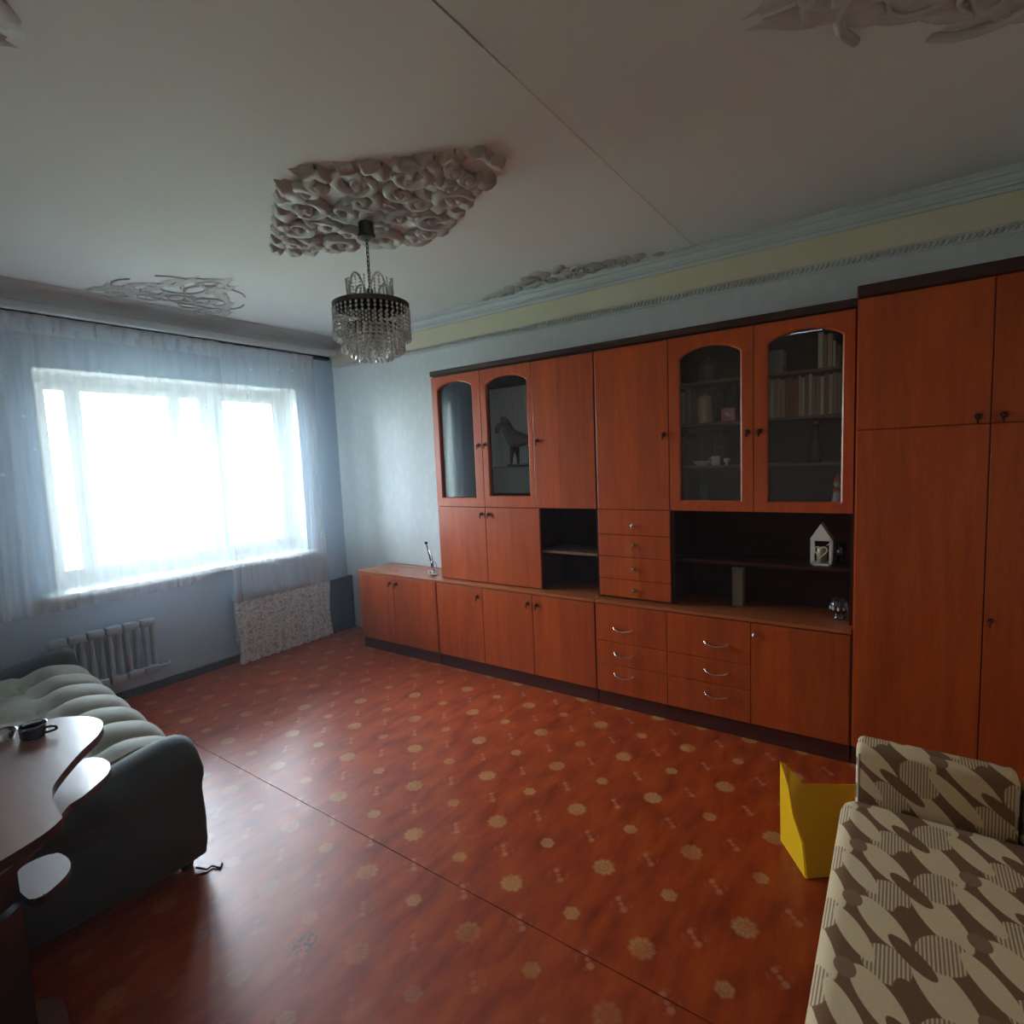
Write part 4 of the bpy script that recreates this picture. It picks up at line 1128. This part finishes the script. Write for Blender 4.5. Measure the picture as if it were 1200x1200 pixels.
for x, y in ((.2, .03), (1.8, .03), (.2, -.8), (1.8, -.8)):
    obj('foot', lathe(BM(), [(0, .0005), (.022, .001), (.028, .06), (0, .06)], x, y, 12), M['black'], sr, local=False, smooth='auto')

# ================================================================== YELLOW PLASTIC BIN
yb = thing('plastic_bin', 'bright yellow plastic bin with one raised corner by the patterned sofa', 'bin', (2.08, .2, 0))
def shell(quads, th=.004):
    bm = BM(); cache = {}
    def v(p):
        p = tuple(p)
        if p not in cache: cache[p] = bm.verts.new(p)
        return cache[p]
    for q in quads: bm.faces.new([v(p) for p in q])
    bmesh.ops.recalc_face_normals(bm, faces=bm.faces)
    bmesh.ops.solidify(bm, geom=bm.faces[:], thickness=th)
    return bm
# corner points: a = near corner, b = far-left corner, c = far-right, d = near-right
a0, b0, c0, d0 = (1.995, .240, .002), (2.156, .344, .002), (2.32, .20, .002), (2.12, .085, .002)
a1 = (2.050, .258, .09); a2 = (2.075, .292, .17); a3 = (2.110, .313, .25); pk = (2.170, .332, .30)
b1 = (2.154, .345, .10); b2 = (2.157, .347, .22); bt = (2.164, .349, .31)
m1 = (2.122, .272, .27); dt = (2.255, .098, .25); ct = (2.375, .165, .168); d1 = (2.165, .090, .09); d2 = (2.205, .094, .17); bq = (2.245, .284, .192)
quads_side = [(a0, b0, b1, a1), (a1, b1, b2, a2), (a2, b2, bt, a3), (a3, bt, pk)]
quads_front = [(a0, a1, d1, d0), (a1, a2, d2, d1), (a2, a3, m1), (a2, m1, dt, d2), (a3, pk, m1)]
quads_back = [(b0, c0, ct, bq), (b0, bq, b1), (b1, bq, b2), (b2, bq, pk, bt), (d0, d1, c0), (d1, d2, dt, ct, c0)]
obj('side_wall', shell(quads_side), M['yellow'], yb, smooth='auto')
obj('front_wall', shell(quads_front), M['yellow'], yb, smooth='auto')
obj('back_wall', shell(quads_back), M['yellow'], yb, smooth='auto')
obj('bottom', shell([(a0, b0, c0, d0)]), M['yellow'], yb)

# ================================================================== OUTSIDE
gr = struct('ground', bx(-30, 34, 6.5, 60, -4.2, -4.0), simple('outdoor_ground', (.25, .28, .20), .9, 0, .5, .2))
leafm = simple('green_leaves', (.20, .30, .12), .7, 0, 2, .3); bark = simple('bark', (.12, .09, .07), .9, 0, 20, .3)  # plain leaf green with random tone
def tree(x, y, h, r, label, seed):
    t = thing('tree', label, 'tree', (x, y, -4)); rnd = random.Random(seed)
    bm = BM(); tube(bm, [(x, y, -4), (x + .1, y, -2.5), (x, y + .1, h - r)], [.16, .13, .06], 8)
    for k in range(6):
        a = k * 1.05; tube(bm, [(x, y, h - r * 1.3), (x + cos(a) * r * .4, y + sin(a) * r * .4, h - r * .7), (x + cos(a) * r * .7, y + sin(a) * r * .7, h - r * .2)], [.06, .04, .015], 6)
    obj('trunk', bm, bark, t, smooth=True)
    bm = BM()
    for k in range(2600):
        while True:
            p = Vector((rnd.uniform(-1, 1), rnd.uniform(-1, 1), rnd.uniform(-1, 1)))
            if .35 < p.length < 1: break
        c = Vector((x, y, h - r * .6)) + Vector((p.x * r, p.y * r, p.z * r * .95)) * (.8 + .2 * sin(p.x * 7 + p.z * 5))
        q = Matrix.Rotation(rnd.uniform(0, 6.3), 3, 'Z') @ Matrix.Rotation(rnd.uniform(0, 3), 3, 'X'); s = rnd.uniform(.05, .10)
        vs = [bm.verts.new(c + q @ Vector(v)) for v in ((-s, 0, 0), (0, -s * .6, 0), (s, 0, 0), (0, s * .6, 0))]
        bm.faces.new(vs)
    obj('foliage', bm, leafm, t, kind='stuff', normals=False)
tree(2.3, 10.5, 1.7, 2.0, 'pale leafy tree seen through the middle of the tulle', 1)
tree(5.6, 12.5, 1.9, 2.0, 'pale leafy tree seen through the right part of the tulle', 2)

# ================================================================== added haze volume imitating bluish lens glare round the window
hz = bx(XL - .06, W + .06, YB - .06, B + .40, -.05, H + .07)
hm_ = NT('lens_glare_haze'); vs_ = hm_.n('ShaderNodeVolumeScatter'); vs_.inputs['Density'].default_value = .0075; vs_.inputs['Anisotropy'].default_value = .45
vs_.inputs['Color'].default_value = (.85, .93, 1, 1)
hm_.t.links.new(vs_.outputs[0], hm_.out.inputs['Volume'])
ho = struct('haze', hz, hm_.m); ho['kind'] = 'stuff'; ho['label'] = 'added thin bluish haze imitating lens glare'; ho['category'] = 'haze'
